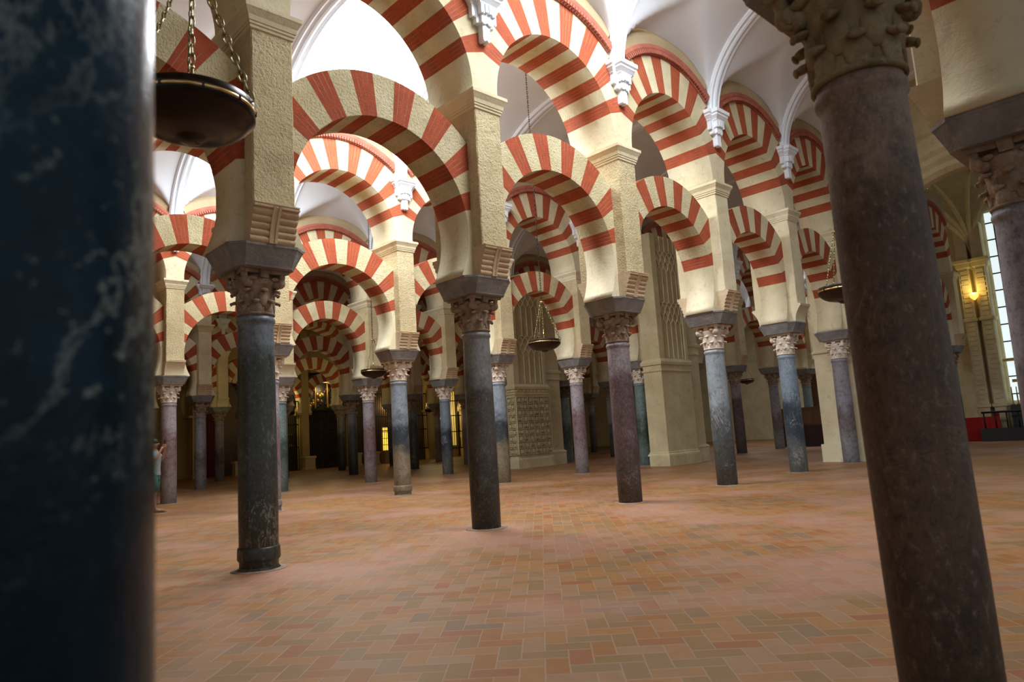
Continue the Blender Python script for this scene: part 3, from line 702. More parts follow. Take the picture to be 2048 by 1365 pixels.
def lamp_meshes(R, hub, top):
    out = {}
    b = MB(); b.lathe([(0.0, -0.182), (0.035, -0.179), (0.062, -0.168), (0.082, -0.150), (0.092, -0.146), (R * 0.45, -0.138), (R * 0.62, -0.122), (R * 0.78, -0.096), (R * 0.90, -0.062), (R * 0.965, -0.035), (R, -0.028), (R, 0.062), (R * 0.985, 0.068), (R * 0.965, 0.062), (R * 0.96, 0.0), (R * 0.8, -0.07), (R * 0.4, -0.11), (0.0, -0.12)], 'bronze', 48, cap=False)
    out['bowl'] = b.mesh('bowl')
    b = MB(); b.lathe([(R * 1.0, 0.004), (R * 1.012, 0.008), (R * 1.012, 0.020), (R * 1.0, 0.024)], 'brass', 40, cap=False)
    out['brass_band'] = b.mesh('brass_band')
    b = MB()
    for k in range(10):
        a = 2 * PI * k / 10 + 0.1; b.box(-0.006, R, 0.0, 0.006, R * 1.02, 0.028, 'bronze')
        for i in range(8):
            x, y, z = b.v[-8 + i]; b.v[-8 + i] = (x * math.cos(a) - y * math.sin(a), x * math.sin(a) + y * math.cos(a), z)
    out['band_clip'] = b.mesh('band_clip')
    b = MB(); b.tube([(0, 0, -0.09), (0, 0, 0.30)], 0.009, 'chain', 8); b.tube([(-0.045, 0, 0.12), (0.045, 0, 0.12)], 0.006, 'brass', 6); b.sphere((0, 0, 0.20), 0.018, 'chain'); b.sphere((0, 0, 0.28), 0.014, 'brass')
    chain_mb(b, (0, 0, 0.30), (0, 0, hub), 0.08, 0.005, 0.012); out['stem'] = b.mesh('stem')
    b = MB(); b.lathe([(0.0, hub - 0.02), (0.03, hub - 0.015), (0.06, hub), (0.05, hub + 0.012), (0.015, hub + 0.03), (0.0, hub + 0.05)], 'brass', 20, cap=False); out['hub'] = b.mesh('hub')
    chs = []
    for k in range(3):
        a = 2 * PI * k / 3 + 0.35; b = MB(); (chain_mb if k == 2 else ring_chain)(b, (R * math.cos(a), R * math.sin(a), 0.055), (0.04 * math.cos(a), 0.04 * math.sin(a), hub), 0.085, 0.0065, 0.020); chs.append(b.mesh('chain'))
    b = MB(); chain_mb(b, (0, 0, hub + 0.04), (0, 0, top), 0.075, 0.005, 0.013, 'bronze')
    out['cable'] = b.mesh('cable'); return out, chs
LM, LCH = lamp_meshes(0.34, 0.88, 6.05)
LAMPS = [(-1.705, -3.1, 3.08, 'large dark bronze bowl lamp on chains at upper left, nearest to the camera', 1, 0.98),
         (7.38, -3.1, 2.93, 'dark bronze bowl lamp hanging beside the big brown column on the right', 0, 0.4),
         (7.55, 3.1, 3.03, 'bowl lamp hanging on a long chain in the middle, before the lattice-carved pier', 0, 0.8),
         (7.30, 9.3, 3.10, 'small bowl lamp hanging above the rose-violet column left of centre', 0, 1.2),
         (7.0, 21.3, 3.08, 'tiny far bowl lamp at the left between two dark columns', 0, 0.3),
         (27.5, 9.3, 3.04, 'tiny far bowl lamp between the cracked blue-grey and the white-veined blue column', 0, 0.1),
         (13.6, 21.3, 3.08, 'added far bowl lamp between the arches of the fifth and sixth arcades', 0, 0.5),  # added bowl, hung here to hold a warm fill light
         (13.6, 27.4, 3.08, 'added far bowl lamp hanging in front of the altarpiece', 0, 0.2),  # also an added bowl for a fill light
         (22.6, 27.4, 3.05, 'tiny far bowl lamp before the golden chapel grille', 0, 0.9)]
for x, y, z, lab, big, rz in LAMPS:
    L_, C_ = LM, LCH
    t = thing('hanging_lamp', lab, 'lamp', (x, y, z), 'hanging bowl lamps', (0, 0, rz))
    bowl_ = link('bowl', L_['bowl'], t)
    for n_, me in L_.items():
        if n_ != 'bowl': link(n_, me, bowl_ if n_ in ('brass_band', 'band_clip') else t)
    for me in C_: link('chain', me, t)

for x, y, p in ((7.0, 21.3, 30), (22.6, 27.4, 30), (13.6, 21.3, 30), (13.6, 27.4, 24)): bulb('nave_fill_light', (x, y, 3.28), p, (1.0, 0.78, 0.38), 0.08)  # added warm fill lights in the far bowls to brighten the arcades
# ------------------------------------------------------------------ carved Gothic piers
def moulding(b, x0, y0, x1, y1, z, hs, m):
    """stack of offset slabs around a rectangle: hs = [(height, projection), ...]"""
    rings = []
    for h, g in hs: rings.append([(x1 + g, y0 - g, z + h), (x1 + g, y1 + g, z + h), (x0 - g, y1 + g, z + h), (x0 - g, y0 - g, z + h)])
    b.loft(rings, m)
def gothic_pier(lab, x0, y0, x1, y1, ex, ztop, lattice, zband):
    t = thing('carved_stone_pier', lab, 'pier', ((x0 + x1) / 2, (y0 + y1) / 2, 0)); ox, oy = -(x0 + x1) / 2, -(y0 + y1) / 2
    m = 'carved'
    b = MB(); b.box(x0 - 0.06, y0 - 0.06, 0, x1 + 0.06, y1, 0.30, m); moulding(b, x0, y0, x1, y1, 0.30, [(0, 0.06), (0.04, 0.05), (0.07, 0.02), (0.10, 0.02), (0.12, 0.0)], m)
    link('plinth', b.mesh('plinth'), t, (ox, oy, 0))
    b = MB(); b.box(x0, y0, 0.40, x1, y1, zband, m)
    # ashlar joints as shallow steps
    link('block', b.mesh('block'), t, (ox, oy, 0))
    if lattice:
        b = MB()
        def panel(org, du, W, H, nrm):
            nx = max(2, int(round(W / 0.27))); nz = int(round(H / 0.225)); cw, ch = W / nx, H / nz
            O = Vector(org); du = Vector(du); N = Vector(nrm)
            def bar_(u0, z0, u1, z1, d=0.06):
                P = [O + du * u + Vector((0, 0, z)) for u, z in ((u0, z0), (u1, z0), (u1, z1), (u0, z1))]
                b.loft([P, [p + N * d for p in P]], m)
            for i in range(nx + 1): bar_(i * cw - 0.012, 0, i * cw + 0.012, H)
            for j in range(nz + 1): bar_(0, j * ch - 0.012, W, j * ch + 0.012)
            for i in range(nx):
                for j in range(nz):
                    c = O + du * ((i + 0.5) * cw) + Vector((0, 0, (j + 0.5) * ch)); s_ = min(cw, ch) * 0.36
                    if (i + j) % 2:
                        pts = [c + du * (s_ * math.cos(a)) + Vector((0, 0, s_ * math.sin(a))) + N * 0.035 for a in [2 * PI * k / 8 for k in range(8)]]
                        b.tube(pts, 0.026, m, 5, True); b.sphere(tuple(c + N * 0.025), 0.045, m, 6)
                    else:
                        P = [c + du * (s_ * .8 * sx_) + Vector((0, 0, s_ * .8 * sz_)) for sx_, sz_ in ((-1, -1), (1, -1), (1, 1), (-1, 1))]
                        b.loft([P, [p + N * 0.06 for p in P]], m)
        panel((x0, y0, 0.48), (1, 0, 0), x1 - x0, zband - 0.55, (0, -1, 0)); panel((x0, y1 - 0.02, 0.48), (0, -1, 0), y1 - y0 - 0.02, zband - 0.55, (-1, 0, 0))
        link('lattice', b.mesh('lattice'), t, (ox, oy, 0))
    b = MB(); moulding(b, x0, y0, x1, y1, zband, [(0, 0.0), (0.02, 0.03), (0.06, 0.035), (0.08, 0.0), (0.20, 0.01), (0.22, 0.05), (0.30, 0.06), (0.40, 0.0)], m)
    if lattice:
        for i in range(9):
            xx = x0 + (x1 - x0) * (i + 0.5) / 9; b.sphere((xx, y0 - 0.01, zband + 0.14), 0.06, m, 6, (1.3, 0.5, 0.8))
        for i in range(4):
            yy_ = y0 + (y1 - y0) * (i + 0.5) / 4; b.sphere((x0 - 0.01, yy_, zband + 0.14), 0.06, m, 6, (0.5, 1.3, 0.8))
    link('band', b.mesh('band'), t, (ox, oy, 0))
    z2 = zband + 0.4
    b = MB(); b.box(x0 + 0.05, y0 + 0.10, z2, x1 - 0.05, y1, ztop, m); b.box(x0 + 0.02, y0 + 0.02, z2, x0 + 0.28, y1, ztop, m); b.box(x1 - 0.16, y0 + 0.02, z2, x1 - 0.02, y1, ztop, m)
    link('upper_block', b.mesh('upper_block'), t, (ox, oy, 0))
    b = MB(); nb = 5; xa, xb = x0 + 0.36, x1 - 0.24; sp = (xb - xa) / (nb - 1)
    cross = [z2 + (ztop - z2) * 0.36, z2 + (ztop - z2) * 0.78]
    for i in range(nb):
        for sgn in ((-1, 1)):
            pts = []
            n = 90
            for k in range(n + 1):
                z = z2 + 0.02 + (ztop - z2 - 0.04) * k / n; off = 0
                for zc_ in cross:
                    dz = z - zc_
                    if abs(dz) < 0.33: off += 0.5 * sp * 0.5 * (1 - math.cos((dz + 0.33) / 0.66 * 2 * PI * 1.5)) * sgn
                pts.append((min(max(xa + i * sp + off, xa - 0.06), xb + 0.06), y0 + 0.075, z))
            b.tube(pts, 0.024, m, 6)
    link('tracery', b.mesh('tracery'), t, (ox, oy, 0))
    # slim side pier
    b = MB(); X0, X1, Y0 = x1 + 0.07, x1 + ex, y0 + 0.16
    b.box(X0, Y0, 0, X1, y1, ztop * 0.98, m); moulding(b, X0, Y0, X1, y1, 0, [(0, 0.06), (0.42, 0.06), (0.46, 0.08), (0.50, 0.05), (0.54, 0.0)], m)
    moulding(b, X0, Y0, X1, y1, zband + 0.55, [(0, 0.0), (0.02, 0.04), (0.06, 0.05), (0.10, 0.02), (0.26, 0.02), (0.28, 0.06), (0.34, 0.07), (0.42, 0.0)], m)
    nn = int(zband / 0.3)
    if lattice:
        for i in range(nn):
            z = 0.65 + i * 0.30; P = [(X0 - 0.0, Y0 + 0.35, z), (X0, Y0 + 0.12, z), (X0, Y0 + 0.12, z + 0.2), (X0, Y0 + 0.35, z + 0.2)]
            b.loft([P, [(p[0] - 0.015, p[1], p[2]) for p in P]], m)
            xm = (X0 + X1) / 2; b.tube([(xm + 0.11 * math.cos(a), Y0, z + 0.10 + 0.08 * math.sin(a)) for a in [2 * PI * q / 8 for q in range(8)]], 0.014, m, 5, True)
    link('side_pier', b.mesh('side_pier'), t, (ox, oy, 0)); return t
gothic_pier('tall sandstone pier carved with a square lattice below and interlaced tracery above', 14.35, 11.22, 16.05, 11.62, 0.85, 7.05, True, 2.60)
gothic_pier('tall plain-faced sandstone pier with interlaced tracery only in its upper half', 14.52, 5.05, 16.1, 5.70, 0.75, 7.05, False, 2.78)
# pale pier behind the mauve column, carrying the great stone arch over the near nave
t = thing('pale_stone_pier', 'pale square stone pier standing behind the mauve-grey column', 'pier', (15.55, 0.25, 0))
b = MB(); b.box(-0.35, -0.62, 0, 0.75, 0.62, 0.45, 'pale_smooth'); b.box(-0.30, -0.56, 0.45, 0.7, 0.56, 4.3, 'pale_smooth'); link('shaft_block', b.mesh('pier_block'), t)
b = MB(); moulding(b, -0.30, -0.56, 0.7, 0.56, 2.75, [(0, 0), (0.02, 0.04), (0.05, 0.05), (0.08, 0.01), (0.1, 0)], 'pale_smooth'); link('string_course', b.mesh('string_course'), t)
def great_arch():
    b = MB(); half = 2.45; yc = -3.1; zc = 4.3; rows = []
    sec = [(-0.55, 3.2), (-0.55, 1.0), (-0.46, 0.92), (-0.50, 0.80), (-0.42, 0.68), (-0.44, 0.55), (-0.34, 0.45), (-0.36, 0.32), (-0.26, 0.22), (-0.28, 0.10), (-0.16, 0.0), (0.0, -0.03), (0.16, 0.0), (0.28, 0.10), (0.36, 0.32), (0.44, 0.55), (0.50, 0.80), (0.55, 1.0), (0.55, 3.2)]
    for j in range(41):
        th = PI * j / 40; c, s_ = math.cos(th), math.sin(th)
        rows.append([(15.9 + x, min(max(yc - (half + d) * c, -5.8), -0.31 if d > .3 else -0.31), min(zc + (half + d) * s_, 9.4)) for x, d in sec])
    b.grid(rows, 'carved', smooth=False)
    b.box(15.35, -0.6, zc, 16.45, -0.3, 8.6, 'carved')
    return b.mesh('great_arch')
tag(link('stone_transverse_arch', great_arch()), 'wide moulded stone arch across the near nave, seen right of the big brown column', 'arch')

# ------------------------------------------------------------------ end of the near nave (far right)
tw = MB(); tw.box(26.0, -7, 0, 26.4, 0.42, 10, 'carved')
for y_ in (-0.42, -0.90):
    tw.box(25.55, y_ - 0.17, 0, 26.0, y_ + 0.17, 7.6, 'carved')
    moulding(tw, 25.55, y_ - 0.17, 26.0, y_ + 0.17, 6.0, [(0, 0), (0.05, 0.05), (0.2, 0.07), (0.22, 0.12), (0.32, 0.14), (0.34, 0)], 'carved')
    moulding(tw, 25.55, y_ - 0.17, 26.0, y_ + 0.17, 4.1, [(0, 0), (0.03, 0.05), (0.12, 0.06), (0.14, 0)], 'carved')
    moulding(tw, 25.55, y_ - 0.17, 26.0, y_ + 0.17, 1.1, [(0, 0), (0.03, 0.05), (0.12, 0.06), (0.14, 0)], 'carved')
    for i in range(28): tw.box(25.52, y_ - 0.11, 1.4 + i * 0.17, 25.56, y_ + 0.11, 1.52 + i * 0.17, 'carved')
for i in range(5):      # ribs fanning from the top of the pilasters into the dark vault
    a = -0.55 + 0.3 * i
    pts = [(25.8 - 5.0 * (1 - math.cos(t_ * PI / 2)) * (0.4 + 0.15 * i), -0.7 + (-2.2 + 1.3 * i) * (1 - math.cos(t_ * PI / 2)), 6.4 + 2.4 * math.sin(t_ * PI / 2)) for t_ in [q / 14 for q in range(15)]]
    tw.tube(pts, 0.07, 'carved', 8)
struct(link('wall_right', tw.mesh('wall_chapel')), 'sandstone wall with carved pilasters at the end of the near nave')
b = MB(); b.box(25.90, -1.44, 1.3, 25.99, -1.20, 7.9, 'glass_dim')
for i in range(11): b.box(25.86, -1.44, 1.5 + i * 0.6, 25.90, -1.20, 1.54 + i * 0.6, 'iron')
b.box(25.84, -1.48, 1.3, 25.92, -1.44, 7.9, 'iron')
struct(link('window_20', b.mesh('tall_window')), 'tall narrow pale window beside the carved pilasters')
t = thing('altar_railing', 'dark railing on a black step in front of the far right chapel', 'railing', (24.75, -2.2, 0))
b = MB(); b.box(-0.2, -2.2, 0, 0.2, 1.75, 0.42, 'black'); link('step', b.mesh('step'), t)
b = MB(); b.tube([(0, -2.2, 0.95), (0, 1.7, 0.95)], 0.035, 'iron'); link('top_rail', b.mesh('top_rail'), t)
for i in range(13):
    b = MB(); b.tube([(0, -2.2 + i * 0.32, 0.42), (0, -2.2 + i * 0.32, 0.95)], 0.022, 'iron', 6); link('baluster', b.mesh('baluster'), t)
b = MB(); b.box(25.05, -0.78, 0, 25.45, 0.35, 0.80, 'redcloth'); b.box(25.02, -0.92, 0, 25.14, -0.78, 0.92, 'redcloth')
tag(link('red_bench', b.mesh('red_bench')), 'bright red cloth-covered bench behind the dark railing at far right', 'bench')
t = thing('altar', 'gilded altar with a crucifix in the far right chapel', 'altar', (25.45, -2.1, 0))
b = MB(); b.box(-0.25, -0.8, 0, 0.3, 0.85, 1.15, 'black'); link('table', b.mesh('altar_table'), t)
b = MB(); b.box(-0.05, 0.44, 1.15, 0.05, 0.54, 2.3, 'gold'); b.box(-0.04, 0.25, 1.9, 0.04, 0.73, 2.0, 'gold'); link('crucifix', b.mesh('crucifix'), t)
for i, yy_ in enumerate((0.0, 0.2, 0.66, 0.8)):
    b = MB(); b.lathe([(0.06, 1.15), (0.02, 1.2), (0.02, 1.5), (0.04, 1.52), (0.015, 1.54), (0.015, 1.75)], 'gold' if i != 1 else 'redcloth', 10, (0, yy_, 0)); link('candlestick', b.mesh('candlestick'), t)
b = MB(); b.box(-0.1, 0.1, 2.62, 0.2, 0.9, 2.70, 'gold'); link('shelf', b.mesh('shelf'), t)

t = thing('wooden_enclosure', 'brown wooden choir enclosure with dark base seen beyond the blue column', 'screen', (25.7, 5.6, 0))
b = MB(); b.box(-0.3, -1.1, 0, 0.3, 1.3, 0.85, 'darkwood'); link('base', b.mesh('enclosure_base'), t)
b = MB(); b.box(-0.25, -1.05, 0.85, 0.25, 1.25, 1.55, 'wood'); b.box(-0.28, -1.08, 1.5, 0.28, 1.28, 1.58, 'wood')
for i in range(5): b.box(-0.275, -1.0 + i * 0.46, 0.92, -0.25, -0.62 + i * 0.46, 1.45, 'wood')
link('panelling', b.mesh('panelling'), t)

# ------------------------------------------------------------------ chapels in the far wall
YW = 30.95
def grille(x0, x1, z0, z1, n, lab, midrails=(0.5,), gold=False):
    t = thing('iron_grille', lab, 'grille', ((x0 + x1) / 2, YW - 0.1, z0)); W = (x1 - x0) / 2; H = z1 - z0
    b = MB()
    for i in range(n + 1): x = -W + 2 * W * i / n; b.box(x - 0.016, -0.016, 0, x + 0.016, 0.016, H, 'iron')
    link('bars', b.mesh('bars'), t)
    for q in (0.0, 1.0) + tuple(midrails):
        b = MB(); b.box(-W, -0.03, -0.03, W, 0.03, 0.03, 'iron'); link('rail', b.mesh('rail'), t, (0, 0, H * q))
    return t
grille(13.45, 15.85, 0.0, 3.9, 20, 'iron grille of the leftmost chapel in the far wall', (0.33, 0.66))
grille(16.45, 18.85, 0.0, 3.35, 22, 'iron grille below the dark gilded altarpiece', (0.3, 0.62))
grille(19.6, 24.9, 0.75, 4.3, 40, 'black iron grille in front of the amber-lit chapel', (0.35, 0.6))
grille(25.45, 27.85, 0.6, 4.6, 14, 'tall iron grille with golden light behind it', (0.28, 0.55, 0.8))
b = MB(); b.box(16.1, 31.4, 3.35, 19.2, 31.6, 3.5, 'black'); b.box(16.1, 31.45, 3.5, 19.2, 31.6, 5.6, 'black')
rr = random.Random(4)
for i in range(90):
    x = 16.35 + rr.random() * 2.6; z = 3.6 + rr.random() * 1.85; b.sphere((x, 31.44, z), 0.05 + 0.08 * rr.random(), 'gold' if rr.random() < 0.45 else 'darkwood', 6, (1, 0.5, 1.3))
for x in (16.5, 17.25, 18.05, 18.8): b.lathe([(0.07, 3.5), (0.05, 3.6), (0.05, 5.3), (0.08, 5.4), (0.09, 5.5)], 'gold', 8, (x, 31.42, 0))
tag(link('altarpiece', b.mesh('altarpiece')), 'dark carved and gilded altarpiece under a striped arch in the far wall', 'altarpiece')
b = MB(); b.box(16.1, 31.6, 0.0, 19.2, 31.75, 5.6, 'chapelwood')
for i in range(6): b.box(16.3 + i * 0.48, 31.56, 0.3, 16.62 + i * 0.48, 31.6, 3.0, 'darkwood')
tag(link('chapel_panelling', b.mesh('dark_chapel')), 'dark wooden panelling inside the chapel below the altarpiece', 'panelling')
b = MB(); b.box(19.4, 31.5, 0.0, 25.0, 31.7, 5.6, 'chapelwood'); b.box(21.85, 31.46, 0.7, 22.22, 31.5, 2.2, 'lit_gold'); b.box(22.45, 31.46, 0.7, 22.95, 31.5, 2.6, 'lit_gold')
for z_ in (1.1, 1.5, 1.9): b.box(21.8, 31.44, z_, 23.0, 31.46, z_ + 0.04, 'iron')
struct(link('window_21', b.mesh('amber_window')), 'two amber glowing windows inside the dark chapel')
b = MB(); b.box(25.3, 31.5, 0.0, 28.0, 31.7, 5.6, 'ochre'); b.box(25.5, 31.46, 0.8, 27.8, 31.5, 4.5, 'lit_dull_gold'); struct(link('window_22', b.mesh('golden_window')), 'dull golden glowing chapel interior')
b = MB(); b.box(10.3, 31.5, 0.0, 16.0, 31.7, 5.6, 'chapelwood'); b.box(13.8, 31.45, 2.2, 14.2, 31.5, 3.4, 'lit_green'); b.box(15.0, 31.45, 2.0, 15.4, 31.5, 3.3, 'lit_green'); b.box(13.4, 31.43, 1.35, 15.8, 31.5, 1.5, 'gold'); b.box(13.4, 31.43, 2.0, 15.8, 31.5, 2.08, 'gold')
struct(link('window_23', b.mesh('left_chapel')), 'dark chapel interior with yellow lit glass and gold ledges')
b = MB()
pts = []
for i in range(25): pts.append((10.45 + 1.1 * i / 24, 30.95 + 0.06 * math.sin(i * 1.9)))
b.grid([[(x, y, 0.02) for x, y in pts], [(x, y, 3.3) for x, y in pts]], 'curtain'); b.grid([[(x, y + 0.03, 0.02) for x, y in pts], [(x, y + 0.03, 3.3) for x, y in pts]], 'curtain')
tag(link('curtain', b.mesh('curtain')), 'dark red curtain hanging in the doorway at far left', 'curtain')
STONES = [(16.15, 'left of the altarpiece grille'), (19.15, 'right of the altarpiece grille'), (12.2, 'beside the dark red curtain'), (20.4, 'left under the amber-lit chapel')]
for x, where in STONES:
    b = MB(); moulding(b, -0.3, -0.25, 0.3, 0.15, 0, [(0, 0.03), (0.08, 0.03), (0.10, 0.0), (0.60, 0.0), (0.62, 0.04), (0.72, 0.05), (0.75, 0.03)], 'carved')
    tag(link('stone_pedestal', b.mesh('pedestal'), None, (x, YW - 0.62, 0)), 'low pale stone pedestal %s' % where, 'pedestal', 'stone pedestals of the chapels')
b = MB(); b.box(21.2, YW - 0.7, 0, 23.2, YW - 0.2, 0.72, 'ochre'); b.box(21.15, YW - 0.75, 0.66, 23.25, YW - 0.2, 0.74, 'ochre'); tag(link('stone_bench', b.mesh('stone_bench')), 'ochre stone bench in front of the amber-lit chapel', 'bench')
b = MB(); b.box(28.6, 30.62, 2.85, 30.1, 30.85, 4.5, 'black'); b.box(28.55, 30.60, 2.8, 30.15, 30.64, 4.55, 'iron'); tag(link('black_panel', b.mesh('black_panel')), 'large black rectangular panel hung on the far wall left of the slate column', 'panel')
b = MB(); b.box(28.4, 29.9, 0.1, 30.0, 30.6, 1.25, 'darkwood'); b.box(28.38, 29.85, 1.2, 30.05, 30.65, 1.3, 'darkwood')
for sx in (28.5, 29.8): b.box(sx, 30.0, 0, sx + 0.1, 30.5, 0.1, 'darkwood')
tag(link('dark_chest', b.mesh('dark_chest')), 'dark wooden chest against the far wall left of the slate column', 'chest')
bulb('altarpiece_light', (17.6, 31.0, 4.6), 12, (1.0, 0.75, 0.35)); bulb('amber_chapel_light', (22.3, 31.2, 3.6), 22); bulb('golden_chapel_light', (26.6, 31.2, 3.0), 25, (1.0, 0.75, 0.3)); bulb('left_chapel_light', (14.6, 31.2, 4.2), 26, (1.0, 0.75, 0.3))
# gilded glow above the choir and added lamp for a wall glow at the far right
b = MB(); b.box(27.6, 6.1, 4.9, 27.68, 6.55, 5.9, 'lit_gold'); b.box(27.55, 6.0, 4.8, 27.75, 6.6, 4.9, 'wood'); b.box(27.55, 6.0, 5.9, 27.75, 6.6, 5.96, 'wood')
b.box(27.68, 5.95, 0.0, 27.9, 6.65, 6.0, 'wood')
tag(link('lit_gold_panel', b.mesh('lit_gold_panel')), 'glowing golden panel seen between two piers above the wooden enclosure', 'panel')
bulb('chapel_wall_light', (25.2, -0.66, 5.25), 6, (1.0, 0.7, 0.2), 0.1)
b = MB(); b.lathe([(0.02, -0.15), (0.12, -0.05), (0.14, 0.08), (0.10, 0.10)], 'lit_gold', 14, (25.4, -0.66, 5.0)); tag(link('added_wall_lantern', b.mesh('added_wall_lantern')), 'added lantern standing for a small yellow glow beside the carved pilasters at far right', 'lantern')  # added lantern in place of a bare yellow glow on the wall

# ------------------------------------------------------------------ people
def skin_body(name, verts, edges, radii, mat, parent, root=0, sub=2):
    me = bpy.data.meshes.new(name); me.from_pydata(verts, edges, []); o = bpy.data.objects.new(name, me); sc.collection.objects.link(o)
    o.parent = parent; me.materials.append(M[mat])
    sk = o.modifiers.new('skin', 'SKIN'); sk.use_smooth_shade = True
    for i, r in enumerate(radii):
        v = me.skin_vertices[0].data[i]; v.radius = (r, r) if not isinstance(r, tuple) else r; v.use_root = (i == root)
    s_ = o.modifiers.new('sub', 'SUBSURF'); s_.levels = sub; s_.render_levels = sub
    return o
def person(lab, loc, rz, shirt, shorts, phone=True, scale=1.0, long_legs=False):
    t = thing('person', lab, 'person', loc, rot=(0, 0, rz)); t.scale = (scale,) * 3
    # local: facing +x, y to the left, height 1.60
    V = [(0, 0, 0.86), (0, 0, 1.02), (0.01, 0, 1.18), (0.0, 0, 1.30), (0.0, 0, 1.37), (0.02, 0, 1.44), (0.025, 0, 1.52)]; R = [(0.13, 0.11), (0.125, 0.10), (0.14, 0.10), (0.12, 0.08), 0.045, 0.075, 0.078]; E = [(i, i + 1) for i in range(6)]
    def add(chain, rad, start):
        prev = start
        for p, r in zip(chain, rad): V.append(p); R.append(r); E.append((prev, len(V) - 1)); prev = len(V) - 1
        return prev
    for sg, fx in ((-1, 0.10), (1, -0.04)):
        add([(0.0, sg * 0.085, 0.78), (fx * 0.4 + 0.02, sg * 0.09, 0.46), (fx * 0.4 - 0.015, sg * 0.09, 0.34), (fx - 0.03, sg * 0.09, 0.08), (fx + 0.0, sg * 0.09, 0.045), (fx + 0.09, sg * 0.095, 0.035), (fx + 0.16, sg * 0.095, 0.03)], [0.082, 0.053, 0.052, 0.032, 0.036, (0.036, 0.028), (0.034, 0.018)], 0)
    hands = []
    for sg in (-1, 1):
        if phone: ch = [(0.0, sg * 0.17, 1.28), (0.08, sg * 0.21, 1.11), (0.14, sg * 0.17, 1.20), (0.20, sg * 0.09, 1.37), (0.215, sg * 0.06, 1.41)]
        else: ch = [(0.0, sg * 0.17, 1.28), (-0.02, sg * 0.20, 1.03), (0.03, sg * 0.21, 0.83), (0.06, sg * 0.20, 0.74), (0.065, sg * 0.20, 0.70)]
        last = add(ch, [0.055, 0.038, 0.032, 0.024, (0.036, 0.016)], 3); hands.append((ch[-1], sg))
    body_ = skin_body('body', V, E, R, 'skin', t)
    for (hp, sg) in hands:                    # fingers rooted in the palm
        for q in range(4):
            L_ = [0.055, 0.065, 0.06, 0.045][q]
            b0 = (hp[0] + 0.010 * (q - 1.5) * (0 if phone else 1), hp[1] - (0 if not phone else 0), hp[2] + (0.018 * (1.5 - q) + 0.02 if phone else -0.01))
            if phone: pts = [b0, (b0[0] + 0.02, b0[1] - sg * 0.01, b0[2] + 0.004), (b0[0] + 0.035, b0[1] - sg * (L_ * 0.5), b0[2] + 0.004), (b0[0] + 0.025, b0[1] - sg * L_ * 0.95, b0[2])]
            else: pts = [b0, (b0[0] + 0.006 + 0.014 * (q - 1.5), b0[1], b0[2] - L_ * 0.5), (b0[0] + 0.01 + 0.016 * (q - 1.5), b0[1] - sg * 0.008, b0[2] - L_), (b0[0] + 0.012 + 0.016 * (q - 1.5), b0[1] - sg * 0.02, b0[2] - L_ * 1.35)]
            skin_body('finger', pts, [(0, 1), (1, 2), (2, 3)], [0.009, 0.0085, 0.008, 0.007], 'skin', body_, 0, 1)
        th = [hp, (hp[0] - 0.012 if phone else hp[0] + 0.025, hp[1] - sg * 0.015, hp[2] + (0.03 if phone else -0.005)), (hp[0] - 0.005 if phone else hp[0] + 0.04, hp[1] - sg * 0.03, hp[2] + (0.05 if phone else -0.03))]
        skin_body('thumb', th, [(0, 1), (1, 2)], [0.011, 0.010, 0.008], 'skin', body_, 0, 1)
    b = MB(); b.sphere((0.10, 0, 1.475), 0.016, 'skin', 8, (1.1, 0.8, 1.3)); link('nose', b.mesh('nose'), body_)
    b = MB()
    for sg in (-1, 1): b.sphere((0.012, sg * 0.078, 1.475), 0.02, 'skin', 8, (0.8, 0.45, 1.2))
    link('ears', b.mesh('ears'), body_)
    b = MB()
    for sg in (-1, 1): b.sphere((0.085, sg * 0.028, 1.497), 0.009, 'black', 8)
    link('eyes', b.mesh('eyes'), body_)
    b = MB(); b.sphere((0.088, 0, 1.435), 0.02, 'redcloth', 8, (0.5, 1, 0.25)); link('mouth', b.mesh('mouth'), body_)
    b = MB(); b.sphere((-0.008, 0, 1.525), 0.092, 'hair', 14, (1.05, 0.98, 0.86)); link('hair', b.mesh('hair'), t)
    # clothing follows the body
    b = MB(); n = 20
    def tor(z, a, c, cx=0): return [(cx + a * math.cos(2 * PI * k / n), c * math.sin(2 * PI * k / n), z) for k in range(n)]
    b.loft([tor(0.80, 0.135, 0.165), tor(0.95, 0.13, 0.155), tor(1.12, 0.132, 0.165, 0.01), tor(1.24, 0.12, 0.185, 0.005), tor(1.31, 0.09, 0.16), tor(1.345, 0.055, 0.075)], shirt, False, True)
    for sg in (-1, 1):
        p0, p1 = Vector((0.0, sg * 0.14, 1.28)), (Vector((0.075, sg * 0.21, 1.14)) if phone else Vector((-0.02, sg * 0.205, 1.08)))
        b.tube([p0, (p0 + p1) / 2, p1], [0.072, 0.066, 0.064], shirt, 14)
    link('shirt', b.mesh('shirt'), t)
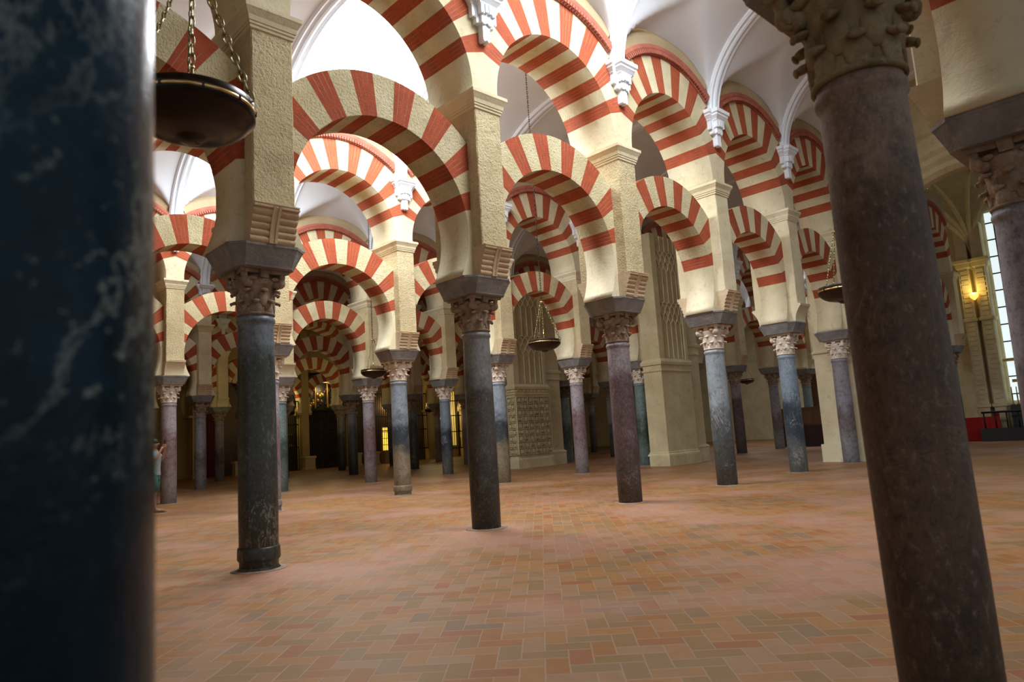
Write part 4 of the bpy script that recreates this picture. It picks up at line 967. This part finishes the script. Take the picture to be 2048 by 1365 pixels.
    b = MB(); b.loft([tor(0.70, 0.125, 0.165), tor(0.80, 0.13, 0.17), tor(0.90, 0.125, 0.155)], shorts, False, True)
    for sg, fx in ((-1, 0.10), (1, -0.04)):
        end = (fx * 0.4 + 0.01, sg * 0.09, 0.44) if not long_legs else (fx - 0.02, sg * 0.09, 0.08)
        mid = (fx * 0.3 + 0.01, sg * 0.09, 0.58)
        pts = [(0.0, sg * 0.082, 0.80), mid, end] if not long_legs else [(0.0, sg * 0.082, 0.80), mid, (fx * 0.4 + 0.005, sg * 0.09, 0.42), end]
        b.tube(pts, [0.105, 0.093, 0.088] if not long_legs else [0.10, 0.085, 0.07, 0.055], shorts, 16)
    link('shorts' if not long_legs else 'trousers', b.mesh('legwear'), t)
    for sg, fx in ((-1, 0.10), (1, -0.04)):
        b = MB(); out = []
        for k in range(16):
            a = 2 * PI * k / 16; out.append((fx + 0.06 + 0.145 * math.cos(a), sg * 0.094 + (0.050 + 0.008 * math.cos(a)) * math.sin(a)))
        b.extrude(out, 0.0, 0.016, 'rubber', 'z'); b.tube([(fx + 0.10, sg * 0.094, 0.016), (fx + 0.07, sg * 0.094 - 0.03, 0.055), (fx + 0.02, sg * 0.094 - 0.045, 0.016)], 0.006, 'pale_smooth', 6)
        b.tube([(fx + 0.10, sg * 0.094, 0.016), (fx + 0.07, sg * 0.094 + 0.03, 0.055), (fx + 0.02, sg * 0.094 + 0.045, 0.016)], 0.006, 'pale_smooth', 6)
        link('sandal', b.mesh('sandal'), t)
    return t
P1 = person('person in pale patterned shirt, green shorts and sandals holding up a phone at the left', (1.90, 9.70, 0), -YAW + 0.1, 'shirt', 'shorts', True, 0.99)
b = MB(); b.box(0.225, -0.04, 1.40, 0.235, 0.04, 1.54, 'black')
ph = tag(link('phone', b.mesh('phone')), 'small dark phone held up in the hands of the person at the left', 'phone'); ph.location = (1.90, 9.70, 0); ph.rotation_euler = (0, 0, -YAW + 0.1)
person('tiny far person in a white shirt walking beyond the blue column', (31.0, 9.6, 0), 2.2, 'whiteshirt', 'jeans', False, 1.0, True)
